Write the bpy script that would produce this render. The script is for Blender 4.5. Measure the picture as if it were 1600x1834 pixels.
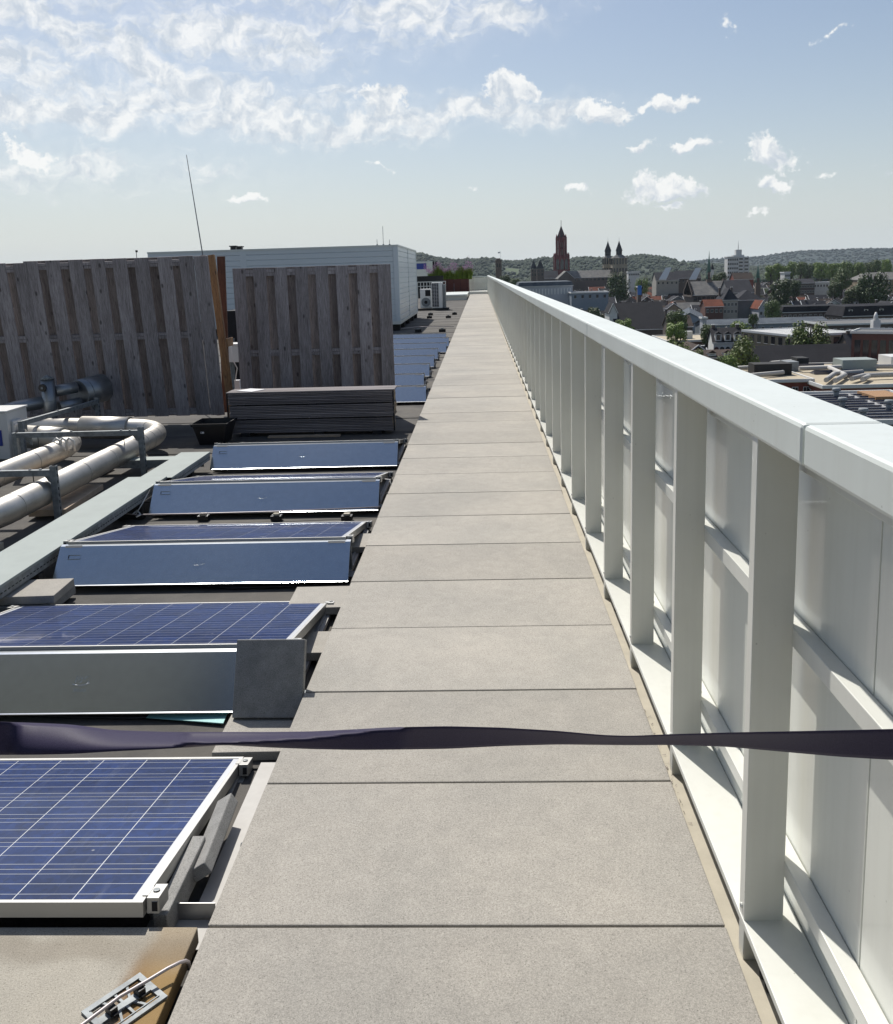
import bpy, bmesh, math, random
from mathutils import Vector, Matrix, Euler
import numpy as np
R = math.radians
random.seed(7)
for o in list(bpy.data.objects): bpy.data.objects.remove(o)
S = bpy.context.scene
COL = S.collection
# ------------------------------------------------------------------ camera
F_PX, CY_PX, YAW, PITCH, ROLL = 1631.4021, 765.2, -.0406, .168, .0294
EYE = Vector((0, 0, 1.7396))
def cam_axes():
    cy, sy, cp, sp = math.cos(YAW), math.sin(YAW), math.cos(PITCH), math.sin(PITCH)
    fwd = Vector((sy*cp, cy*cp, -sp)); right = Vector((cy, -sy, 0)); down = fwd.cross(right)
    cr, sr = math.cos(ROLL), math.sin(ROLL)
    return cr*right+sr*down, -sr*right+cr*down, fwd
RT, DN, FW = cam_axes()
cd = bpy.data.cameras.new('camera'); cam = bpy.data.objects.new('camera', cd); COL.objects.link(cam)
m3 = Matrix((RT, -DN, -FW)).transposed()
cam.matrix_world = Matrix.Translation(EYE) @ m3.to_4x4()
cd.sensor_fit = 'HORIZONTAL'; cd.sensor_width = 36; cd.lens = F_PX/1600*36
cd.shift_y = -(917-CY_PX)/1600
cd.clip_start = .05; cd.clip_end = 20000
S.camera = cam
def ray(x, y): return RT*((x-800)/F_PX) + DN*((y-CY_PX)/F_PX) + FW
def onz(x, y, z): r = ray(x, y); return EYE + r*((z-EYE.z)/r.z)
def onx(x, y, X): r = ray(x, y); return EYE + r*(X/r.x)
def ony(x, y, Y): r = ray(x, y); return EYE + r*(Y/r.y)
def dep(x, y, D): return EYE + ray(x, y)*D
# ------------------------------------------------------------------ light
SUN_EL, SUN_AZ = 52.8, -21.4
EXPOSURE = 0.12
S.view_settings.view_transform = 'Standard'; S.view_settings.look = 'None'
S.view_settings.gamma = 1; S.view_settings.exposure = EXPOSURE; S.view_settings.use_curve_mapping = False
W = bpy.data.worlds.new('World'); S.world = W; W.use_nodes = True
sl = bpy.data.lights.new('sun', 'SUN'); sl.energy = 4.5; sl.angle = R(.55); sl.color = (1, .955, .885)
sun = bpy.data.objects.new('sun', sl); COL.objects.link(sun)
sd = Vector((math.sin(R(SUN_AZ))*math.cos(R(SUN_EL)), math.cos(R(SUN_AZ))*math.cos(R(SUN_EL)), math.sin(R(SUN_EL))))
sun.rotation_euler = sd.to_track_quat('Z', 'Y').to_euler()

class NT:
    def __init__(s, tree): s.t = tree; s.n = tree.nodes; s.l = tree.links
    def node(s, typ, **kw):
        n = s.n.new(typ)
        for k, v in kw.items():
            if k[0] == '_': n.inputs[k[1:]].default_value = v
            else: setattr(n, k, v)
        return n
    def link(s, a, b): s.l.new(a, b)
    def m(s, op, a, b=None, c=None, clamp=False):
        n = s.n.new('ShaderNodeMath'); n.operation = op; n.use_clamp = clamp
        for i, v in enumerate((a, b, c)):
            if v is None: continue
            if isinstance(v, (int, float)): n.inputs[i].default_value = v
            else: s.l.new(v, n.inputs[i])
        return n.outputs[0]
    def vm(s, op, a, b=None):
        n = s.n.new('ShaderNodeVectorMath'); n.operation = op
        for i, v in enumerate((a, b)):
            if v is None: continue
            if isinstance(v, (tuple, list)): n.inputs[i].default_value = v
            else: s.l.new(v, n.inputs[i])
        return n.outputs['Value'] if op in ('LENGTH', 'DOT_PRODUCT') else n.outputs[0]
    def rng(s, v, a, b, c=0., d=1., smooth=False):
        n = s.n.new('ShaderNodeMapRange'); n.clamp = True
        if smooth: n.interpolation_type = 'SMOOTHSTEP'
        s.l.new(v, n.inputs[0])
        for i, x in enumerate((a, b, c, d)): n.inputs[i+1].default_value = x
        return n.outputs[0]
    def mix(s, f, a, b):
        n = s.n.new('ShaderNodeMix'); n.data_type = 'RGBA'
        for i, v in ((0, f), (6, a), (7, b)):
            if isinstance(v, (int, float)): n.inputs[i].default_value = v
            elif isinstance(v, (tuple, list)): n.inputs[i].default_value = tuple(v)+(1,)*(4-len(v))
            else: s.l.new(v, n.inputs[i])
        return n.outputs[2]
    def noise(s, vec, scale, detail=3, rough=.55, dist=0):
        n = s.n.new('ShaderNodeTexNoise'); s.l.new(vec, n.inputs['Vector'])
        n.inputs['Scale'].default_value = scale; n.inputs['Detail'].default_value = detail
        n.inputs['Roughness'].default_value = rough; n.inputs['Distortion'].default_value = dist
        return n.outputs[0]

def build_world():
    t = NT(W.node_tree); t.n.clear()
    sky = t.node('ShaderNodeTexSky', sky_type='NISHITA', sun_disc=False, sun_elevation=R(SUN_EL), sun_rotation=R(SUN_AZ % 360),
                 altitude=50, air_density=1.0, dust_density=1.6, ozone_density=2.2)
    tc = t.node('ShaderNodeTexCoord'); d = t.vm('NORMALIZE', tc.outputs['Generated'])
    sp = t.node('ShaderNodeSeparateXYZ'); t.link(d, sp.inputs[0]); x, y, z = sp.outputs
    az = t.m('ARCTAN2', x, y); el = t.m('ARCSINE', z)
    cb = t.node('ShaderNodeCombineXYZ'); t.link(az, cb.inputs[0]); t.link(el, cb.inputs[1]); uv = cb.outputs[0]
    # warp for ragged outlines
    wn = t.node('ShaderNodeTexNoise'); t.link(uv, wn.inputs['Vector']); wn.inputs['Scale'].default_value = 28; wn.inputs['Detail'].default_value = 5
    wv = t.vm('SUBTRACT', wn.outputs['Color'], (.5, .5, .5))
    sc = t.node('ShaderNodeVectorMath', operation='SCALE'); t.link(wv, sc.inputs[0]); sc.inputs['Scale'].default_value = .045
    uvw = t.vm('ADD', uv, sc.outputs[0])
    def px(a, b): return ((a-859)/1631, (487-.0293*(a-859)-b)/1631)
    def ell(uvn, a, b, rx, ry, tilt=0, k=1.0):
        u, v = px(a, b)
        mp = t.node('ShaderNodeMapping', vector_type='TEXTURE'); t.link(uvn, mp.inputs[0])
        mp.inputs['Location'].default_value = (u, v, 0); mp.inputs['Rotation'].default_value = (0, 0, R(tilt))
        mp.inputs['Scale'].default_value = (rx/1631, ry/1631, 1)
        L = t.vm('LENGTH', mp.outputs[0])
        return t.m('MULTIPLY', t.m('SUBTRACT', 1, L), k)
    def mx(lst):
        r = lst[0]
        for q in lst[1:]: r = t.m('MAXIMUM', r, q)
        return r
    # cumulus puffs, each with its own place in the sky
    puffs = [(698,202,62,34,0,1),(920,184,75,30,-8,1),(1075,222,78,30,-8,1),(1180,214,75,20,4,1),(1210,283,58,15,0,.9),(1132,284,32,14,0,.7),
             (1180,343,105,30,0,1),(1345,296,62,34,-20,.9),(1352,342,48,20,-10,.8),(1030,353,48,14,-5,.7),(460,366,52,14,-3,.8),(125,305,62,24,-28,.9),
             (1284,102,40,22,-60,.45),(1432,122,60,12,2,.45),(690,311,48,10,-6,.5),(1190,374,40,12,0,.7),(1330,388,48,10,-10,.5),(1425,335,45,12,0,.45),(852,355,20,10,0,.5),(1520,320,60,16,0,.35),(1600,312,20,12,0,.6)]
    pm = mx([ell(uvw, *p) for p in puffs])
    fn = t.noise(uv, 120, 6, .6)
    cum = t.rng(t.m('ADD', pm, t.m('MULTIPLY', t.m('SUBTRACT', fn, .5), 1.1)), .22, .50, 0, 1, True)
    # broken bank of high cloud to the left and overhead
    banks = [(100,90,330,42,-14,.95),(330,160,260,48,-22,1.0),(60,170,260,70,-8,1.0),(190,130,180,40,-30,.7),(430,110,240,70,-4,.85),(560,120,170,60,-12,.8),(150,240,420,42,0,1.0),
             (480,230,340,56,-4,.85),(700,235,330,50,4,.8),(760,60,330,100,8,.75),(900,70,130,40,-8,.8),(640,30,300,50,6,.6),(120,330,500,60,0,.55),(900,215,260,40,-2,.85),(300,60,500,80,0,.45),(350,215,520,70,0,.75),(1000,30,300,60,10,.3)]
    bm = mx([ell(uvw, *p) for p in banks])
    mp = t.node('ShaderNodeMapping'); t.link(uvw, mp.inputs[0]); mp.inputs['Scale'].default_value = (9, 22, 1); mp.inputs['Rotation'].default_value = (0, 0, R(10))
    bn = t.noise(mp.outputs[0], 2.2, 9, .62, .4)
    mp2 = t.node('ShaderNodeMapping'); t.link(uvw, mp2.inputs[0]); mp2.inputs['Scale'].default_value = (30, 60, 1)
    bn2 = t.noise(mp2.outputs[0], 2.2, 8, .6, .2)
    bsum = t.m('ADD', t.m('MULTIPLY', t.m('MAXIMUM', bm, -.3), .62), t.m('ADD', t.m('MULTIPLY', bn, .85), t.m('MULTIPLY', bn2, .45)))
    bank = t.m('MAXIMUM', t.m('MULTIPLY', t.rng(bsum, .70, 1.12, 0, 1, True), .92), t.m('MULTIPLY', t.rng(bm, -.1, .6, 0, .34, True), t.rng(bn, .3, .65, .5, 1)))
    # the rest of the sky: scattered thin cloud
    gv = t.node('ShaderNodeMapping'); t.link(d, gv.inputs[0]); gv.inputs['Scale'].default_value = (1, 1, 2.2)
    gn = t.noise(gv.outputs[0], 2.6, 8, .6, .3)
    outside = t.rng(t.m('MAXIMUM', t.m('ABSOLUTE', az), t.m('MULTIPLY', el, 1.9)), .58, .9)
    gen = t.m('MULTIPLY', t.m('MULTIPLY', t.rng(gn, .56, .72, 0, .8, True), outside), t.rng(el, .03, .12))
    a = t.m('MAXIMUM', t.m('MAXIMUM', cum, bank), gen)
    r1 = t.noise(uvw, 42, 5, .55); r2 = t.noise(t.vm('ADD', uvw, (-.004, .007, 0)), 42, 5, .55)
    pm2 = mx([ell(t.vm('ADD', uvw, (0, .006, 0)), *p) for p in puffs[:9]])
    relief = t.m('ADD', t.m('MULTIPLY', t.m('SUBTRACT', r1, r2), 3.2), t.m('MULTIPLY', t.m('SUBTRACT', t.m('MAXIMUM', pm, 0), t.m('MAXIMUM', pm2, 0)), .9))
    ccol = t.mix(t.rng(relief, -.42, .34), (6.6, 7.25, 8.0), (10.8, 10.8, 10.6))
    # veil of thin haze that whitens the lower sky
    hz = t.m('MULTIPLY', t.m('POWER', t.m('SUBTRACT', 1, t.m('MAXIMUM', t.m('MINIMUM', el, 1), 0)), 8), .86)
    base = t.mix(hz, sky.outputs[0], (7.9, 8.6, 8.85))
    al = t.m('MULTIPLY', a, .88)
    colr = t.mix(al, base, ccol)
    bg = t.node('ShaderNodeBackground'); t.link(colr, bg.inputs[0]); bg.inputs[1].default_value = .085
    out = t.node('ShaderNodeOutputWorld'); t.link(bg.outputs[0], out.inputs[0])
build_world()

# ------------------------------------------------------------------ materials
MATS = {}
def mat(name, col=(.5, .5, .5), rough=.6, metal=0, coat=0, var=.0, nscale=6., stretch=(1, 1, 1), col2=None, bump=0, bscale=None, speck=0, sscale=300,
        tint=False, rnd=0, spec=None, coat_rough=.05, extra=None):
    if name in MATS: return MATS[name]
    m = bpy.data.materials.new(name); m.use_nodes = True; MATS[name] = m
    t = NT(m.node_tree); b = t.n['Principled BSDF']
    b.inputs['Roughness'].default_value = rough; b.inputs['Metallic'].default_value = metal
    b.inputs['Coat Weight'].default_value = coat; b.inputs['Coat Roughness'].default_value = coat_rough
    if spec is not None: b.inputs['Specular IOR Level'].default_value = spec
    tc = t.node('ShaderNodeTexCoord'); oi = t.node('ShaderNodeObjectInfo')
    off = t.node('ShaderNodeVectorMath', operation='SCALE'); off.inputs[0].default_value = (37, 53, 71); t.link(oi.outputs['Random'], off.inputs['Scale'])
    vec = t.vm('ADD', tc.outputs['Object'], off.outputs[0])
    mp = t.node('ShaderNodeMapping'); t.link(vec, mp.inputs[0]); mp.inputs['Scale'].default_value = stretch
    v = mp.outputs[0]
    n = t.noise(v, nscale, 6, .6)
    c2 = col2 if col2 else tuple(c*(1-var) for c in col)
    c1 = col if col2 else tuple(c*(1+var) for c in col)
    cc = t.mix(t.rng(n, .32, .68), c1, c2)
    if speck:
        s1 = t.noise(vec, sscale, 2, .7); s2 = t.noise(vec, sscale*.55, 2, .7)
        f = t.m('ADD', t.m('MULTIPLY', t.m('SUBTRACT', s1, .5), speck*2.2), t.m('MULTIPLY', t.m('SUBTRACT', s2, .5), speck*1.2))
        k = t.m('ADD', 1, f)
        sc = t.node('ShaderNodeVectorMath', operation='SCALE'); t.link(cc, sc.inputs[0]); t.link(k, sc.inputs['Scale']); cc = sc.outputs[0]
    if rnd:
        k = t.rng(oi.outputs['Random'], 0, 1, 1-rnd, 1+rnd)
        sc = t.node('ShaderNodeVectorMath', operation='SCALE'); t.link(cc, sc.inputs[0]); t.link(k, sc.inputs['Scale']); cc = sc.outputs[0]
    if tint: cc = t.vm('MULTIPLY', cc, oi.outputs['Color'])
    if extra: cc = extra(t, tc, oi, cc, b)
    t.link(cc, b.inputs['Base Color'])
    if bump:
        bn = t.noise(v if bscale is None else vec, bscale or nscale*3, 4, .6)
        bp = t.node('ShaderNodeBump'); bp.inputs['Strength'].default_value = min(1, bump); bp.inputs['Distance'].default_value = .002 if bump <= 1 else .01
        t.link(bn, bp.inputs['Height']); t.link(bp.outputs[0], b.inputs['Normal'])
    return m

def wood_extra(t, tc, oi, cc, b):
    off = t.node('ShaderNodeVectorMath', operation='SCALE'); off.inputs[0].default_value = (7, 3, 11); t.link(oi.outputs['Random'], off.inputs['Scale'])
    v = t.vm('ADD', tc.outputs['Object'], off.outputs[0])
    # knots
    mp = t.node('ShaderNodeMapping'); t.link(v, mp.inputs[0]); mp.inputs['Scale'].default_value = (9, 9, 4.2)
    vo = t.node('ShaderNodeTexVoronoi'); t.link(mp.outputs[0], vo.inputs['Vector']); vo.inputs['Scale'].default_value = 1.0; vo.inputs['Randomness'].default_value = 1
    kn = t.rng(vo.outputs['Distance'], .06, .17, 1, 0, True)
    # fine cracks / grain, bent by the knots
    gm = t.node('ShaderNodeMapping'); t.link(v, gm.inputs[0]); gm.inputs['Scale'].default_value = (1, 1, .035)
    g = t.noise(gm.outputs[0], 210, 4, .7, .8)
    c = t.mix(t.rng(g, .36, .6), t.vm('MULTIPLY', cc, (.42, .40, .39)), cc)
    c = t.mix(t.m('MULTIPLY', kn, .7), c, (.035, .028, .024))
    return c

def slab_extra(t, tc, oi, cc, b):
    v = tc.outputs['Object']
    n = t.noise(t.vm('ADD', v, oi.outputs['Location']), 1.3, 4, .6)
    c = t.mix(t.rng(n, .3, .7), t.vm('MULTIPLY', cc, (.86, .865, .86)), t.vm('MULTIPLY', cc, (1.08, 1.06, 1.03)))
    # pits
    vo = t.node('ShaderNodeTexVoronoi'); t.link(v, vo.inputs['Vector']); vo.inputs['Scale'].default_value = 95
    pit = t.rng(vo.outputs['Distance'], .10, .2, .7, 0)
    return t.mix(pit, c, t.vm('MULTIPLY', c, (.45, .44, .42)))

def grime(t, tc, oi, cc, b):
    v = t.vm('ADD', tc.outputs['Object'], oi.outputs['Location'])
    mp = t.node('ShaderNodeMapping'); t.link(v, mp.inputs[0]); mp.inputs['Scale'].default_value = (30, 30, 1.2)
    n = t.noise(mp.outputs[0], 1, 4, .6); n2 = t.noise(v, 2.3, 5, .6)
    vo = t.node('ShaderNodeTexVoronoi'); t.link(v, vo.inputs['Vector']); vo.inputs['Scale'].default_value = 24
    dot = t.m('MULTIPLY', t.rng(vo.outputs['Distance'], .035, .06, 1, 0), t.rng(n2, .5, .6))
    c = t.mix(t.rng(n, .45, .75, 0, .09), cc, (.33, .32, .25))
    c = t.mix(t.rng(n2, .5, .75, 0, .14), c, (.36, .36, .30))
    return t.mix(t.m('MULTIPLY', dot, .6), c, (.12, .11, .08))

def rust_extra(t, tc, oi, cc, b):
    cc = slab_extra(t, tc, oi, cc, b)
    sp = t.node('ShaderNodeSeparateXYZ'); 
    wn = t.node('ShaderNodeTexNoise'); t.link(tc.outputs['Object'], wn.inputs['Vector']); wn.inputs['Scale'].default_value = 7; wn.inputs['Detail'].default_value = 5
    wv = t.node('ShaderNodeVectorMath', operation='SCALE'); t.link(t.vm('SUBTRACT', wn.outputs['Color'], (.5, .5, .5)), wv.inputs[0]); wv.inputs['Scale'].default_value = .10
    t.link(t.vm('ADD', tc.outputs['Object'], wv.outputs[0]), sp.inputs[0]); x, y = sp.outputs[0], sp.outputs[1]
    # object origin = top right far corner; stain runs along the right edge
    a = t.rng(x, -.135, -.075, 0, 1, True); fade = t.rng(y, -.16, -.05, 1, .45)
    c = t.mix(t.m('MULTIPLY', t.m('MULTIPLY', a, fade), .92), cc, (.26, .16, .05))
    d = t.m('MULTIPLY', t.rng(x, -.15, -.10, 0, 1, True), t.rng(x, -.10, -.05, 1, 0, True))
    c = t.mix(t.m('MULTIPLY', t.m('MULTIPLY', d, t.rng(y, -.2, -.05, 1, 0)), .7), c, (.16, .075, .018))
    e = t.m('MULTIPLY', t.rng(y, -.14, -.09, 0, 1, True), t.rng(y, -.06, -.01, 1, 0, True))
    return t.mix(t.m('MULTIPLY', e, .35), c, (.14, .11, .075))

def cell_extra(t, tc, oi, cc, b):
    sp = t.node('ShaderNodeSeparateXYZ'); t.link(tc.outputs['Object'], sp.inputs[0]); y = sp.outputs[1]; x = sp.outputs[0]
    f = t.m('ABSOLUTE', t.m('SUBTRACT', t.m('FRACT', t.m('ADD', t.m('DIVIDE', y, .052), .5)), .5))
    bus = t.m('LESS_THAN', f, .019)
    vo = t.node('ShaderNodeTexVoronoi'); t.link(t.vm('ADD', tc.outputs['Object'], oi.outputs['Location']), vo.inputs['Vector']); vo.inputs['Scale'].default_value = 60
    g = t.rng(vo.outputs['Color'], 0, 1, .75, 1.3)
    sc = t.node('ShaderNodeVectorMath', operation='SCALE'); t.link(cc, sc.inputs[0]); t.link(g, sc.inputs['Scale'])
    n = t.noise(t.vm('ADD', tc.outputs['Object'], oi.outputs['Location']), 9, 6, .65)
    c = t.mix(t.rng(n, .60, .8, 0, .12), sc.outputs[0], (.22, .24, .27))
    wv = t.vm('ADD', tc.outputs['Object'], oi.outputs['Location'])
    vd = t.node('ShaderNodeTexVoronoi'); t.link(wv, vd.inputs['Vector']); vd.inputs['Scale'].default_value = 9
    drop = t.m('MULTIPLY', t.rng(vd.outputs['Distance'], .02, .05, 1, 0), .55)
    ms = t.node('ShaderNodeMapping'); t.link(wv, ms.inputs[0]); ms.inputs['Scale'].default_value = (14, 2, 1); ms.inputs['Rotation'].default_value = (0, 0, .5)
    c = t.mix(t.m('MULTIPLY', t.rng(t.noise(ms.outputs[0], 1.4, 5, .7), .58, .72), .16), c, (.2, .22, .26))
    c = t.mix(drop, c, (.45, .46, .46))
    return t.mix(bus, c, (.42, .44, .46))

def sheet_extra(t, tc, oi, cc, b):
    n = t.noise(tc.outputs['Object'], 1.1, 6, .65); n2 = t.noise(tc.outputs['Object'], 5, 5, .6)
    c = t.mix(t.rng(n, .45, .7, 0, .6), cc, (.155, .14, .115))
    return t.mix(t.rng(n2, .6, .75, 0, .35), c, (.16, .15, .13))

def tray_extra(t, tc, oi, cc, b):
    n = t.noise(tc.outputs['Object'], 7, 6, .7)
    return t.mix(t.rng(n, .62, .7, 0, .3), cc, (.30, .32, .30))

def roof_extra(t, tc, oi, cc, b):
    v = tc.outputs['Object']
    sp = t.node('ShaderNodeSeparateXYZ'); t.link(v, sp.inputs[0])
    zz = t.m('FRACT', t.m('MULTIPLY', sp.outputs[2], 2.2)); xx = t.m('FRACT', t.m('MULTIPLY', sp.outputs[0], 1.6))
    n = t.noise(v, .35, 6, .65)
    c = t.mix(t.rng(n, .3, .7), t.vm('MULTIPLY', cc, (.62, .62, .66)), t.vm('MULTIPLY', cc, (1.25, 1.2, 1.12)))
    c = t.mix(t.rng(zz, .0, .22, .5, 0), c, t.vm('MULTIPLY', c, (.4, .4, .4)))
    return t.mix(t.rng(xx, .0, .15, .25, 0), c, t.vm('MULTIPLY', c, (.5, .5, .5)))

def hill_extra(t, tc, oi, cc, b):
    v = tc.outputs['Object']
    n = t.noise(v, .02, 6, .7); f = t.noise(v, .0025, 3, .5)
    c = t.mix(t.rng(n, .35, .65), t.vm('MULTIPLY', cc, (.45, .5, .5)), t.vm('MULTIPLY', cc, (1.5, 1.45, 1.3)))
    return c

def make_mats():
    mat('slab', (.350, .333, .302), .88, var=.06, nscale=14, speck=.60, sscale=340, bump=.5, bscale=380, rnd=.07, extra=slab_extra)
    mat('slab_rust', (.35, .33, .285), .88, var=.06, nscale=14, speck=.60, sscale=340, bump=.5, bscale=380, extra=rust_extra)
    mat('slab_dark', (.27, .27, .265), .9, var=.15, nscale=14, speck=.7, sscale=420, bump=.6, bscale=380, extra=slab_extra)
    mat('bitumen', (.078, .074, .069), .92, var=.2, nscale=3, speck=.5, sscale=500, bump=.8, bscale=300, rnd=.18, extra=sheet_extra)
    mat('white_paint', (.68, .685, .635), .32, coat=.25, var=.015, nscale=3, coat_rough=.14, extra=grime)
    mat('white_panel', (.72, .735, .68), .25, coat=.38, var=.012, nscale=2, coat_rough=.05, spec=.4, extra=grime)
    mat('white_cap', (.66, .70, .665), .42, coat=.15, var=.02, nscale=3, coat_rough=.2, extra=grime)
    mat('cream', (.43, .395, .315), .7, var=.08, nscale=12, speck=.06)
    mat('alu', (.42, .42, .41), .5, .9, var=.05, nscale=20, stretch=(.05, 1, 1))
    mat('alu_pale', (.40, .39, .37), .65, .1, var=.06, nscale=16)
    mat('deflector', (.69, .73, .76), .19, 1, var=.04, nscale=25, bump=.04, bscale=5)
    mat('galv', (.21, .23, .24), .6, .3, var=.3, nscale=24)
    mat('pipe', (.56, .54, .50), .5, .95, var=.12, nscale=5, speck=.10, sscale=160, bump=.35, bscale=120)
    mat('pipe_dark', (.30, .32, .34), .45, .8, var=.1, nscale=5)
    mat('cell', (.006, .022, .095), .4, spec=.15, coat=.35, var=.25, nscale=5, coat_rough=.04, rnd=.12, extra=cell_extra)
    mat('backsheet', (.62, .64, .67), .4, coat=.5, coat_rough=.04)
    mat('tray', (.27, .31, .295), .65, var=.06, nscale=5, extra=tray_extra)
    mat('wood_grey', (.46, .43, .445), .9, col2=(.31, .285, .29), nscale=9, stretch=(1, 1, .12), rnd=.16, bump=.6, bscale=60, extra=wood_extra)
    mat('wood_brown_shaded', (.34, .30, .285), .9, col2=(.21, .18, .17), nscale=9, stretch=(1, 1, .12), rnd=.2, bump=.6, bscale=60, extra=wood_extra)  # brown wood, also the grey back boards with gap shade put into the colour
    mat('wood_honey', (.50, .29, .13), .75, col2=(.33, .17, .075), nscale=9, stretch=(1, 1, .12), rnd=.2, extra=wood_extra)
    mat('wood_red', (.20, .085, .05), .75, col2=(.12, .05, .03), nscale=9, stretch=(1, 1, .12), extra=wood_extra)
    mat('deck_wood', (.27, .25, .255), .9, col2=(.15, .135, .135), nscale=9, stretch=(.12, 1, 1), rnd=.3)
    mat('deck_end', (.40, .33, .24), .9, col2=(.26, .20, .14), nscale=30, rnd=.3)
    mat('lath', (.42, .33, .24), .85, var=.15, nscale=12)
    mat('black_plastic', (.012, .012, .014), .45, var=.1)
    mat('black_rubber', (.018, .018, .018), .85, var=.2)
    mat('black_gap', (.01, .01, .012), .8)
    mat('white_plastic', (.70, .70, .68), .4, var=.03)
    mat('cladding', (.62, .675, .70), .36, .0, coat=.2, var=.02, nscale=2, coat_rough=.2)
    mat('blue_label', (.02, .05, .28), .4); mat('label_white', (.7, .7, .72), .5); mat('ink', (.02, .02, .03), .5)
    mat('teal', (.22, .48, .47), .5, var=.08, nscale=9)
    mat('steel_wire', (.42, .38, .38), .45, .3, var=.05)
    mat('planter', (.10, .024, .016), .6, var=.15, nscale=3)
    mat('leaf', (.085, .13, .03), .6, var=.3, nscale=2, tint=True, rnd=.1)
    mat('flower', (.42, .22, .38), .7, var=.2, nscale=9)
    mat('bark', (.07, .055, .045), .9, var=.2)
    mat('wall', (1, 1, 1), .85, var=.07, nscale=.6, tint=True)
    mat('slate', (1, 1, 1), .88, spec=.2, var=.05, nscale=.8, tint=True, extra=roof_extra)
    mat('flatroof', (1, 1, 1), .85, var=.12, nscale=.3, tint=True)
    mat('trim', (.66, .66, .64), .6, var=.05)
    mat('window_frame', (.60, .60, .58), .5); mat('window_dark', (.02, .022, .026), .12, spec=.6)
    mat('ground', (.07, .075, .06), .95, col2=(.045, .06, .028), nscale=.01)
    mat('street', (.06, .06, .06), .9, var=.15, nscale=.1)
    mat('hill', (.022, .038, .020), .95, var=.2, nscale=.004, extra=hill_extra)
    mat('field', (.050, .078, .026), .95, var=.15, nscale=.01)
    mat('far_hill', (.016, .030, .030), .95, var=.2, nscale=.002, extra=hill_extra)  # bluer than the near hill: distance haze put into the colour
    mat('redstone', (.16, .020, .020), .8, var=.25, nscale=.3); mat('sandstone', (.30, .26, .19), .85, var=.25, nscale=.3); mat('brownstone', (.15, .11, .085), .85, var=.25, nscale=.3)
    mat('greenspire', (.10, .20, .17), .6, var=.2, nscale=.5); mat('blue_sheet', (.02, .16, .50), .5, var=.15)
    mat('solar_far', (.022, .036, .085), .2, coat=.8, var=.2, nscale=1)
make_mats()
M = MATS
def tapemat():
    m = bpy.data.materials.new('tape_fabric'); m.use_nodes = True; t = NT(m.node_tree); b = t.n['Principled BSDF']
    tc = t.node('ShaderNodeTexCoord'); n = t.noise(tc.outputs['Object'], 900, 2, .6)
    t.link(t.mix(t.rng(n, .35, .65), (.034, .029, .058), (.052, .046, .085)), b.inputs['Base Color'])
    b.inputs['Roughness'].default_value = .48; b.inputs['Specular IOR Level'].default_value = .08; b.inputs['Sheen Weight'].default_value = .0; b.inputs['Sheen Roughness'].default_value = .4
    bp = t.node('ShaderNodeBump'); bp.inputs['Strength'].default_value = .3; bp.inputs['Distance'].default_value = .0005; t.link(n, bp.inputs['Height']); t.link(bp.outputs[0], b.inputs['Normal'])
    MATS['tape'] = m
tapemat()

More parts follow.
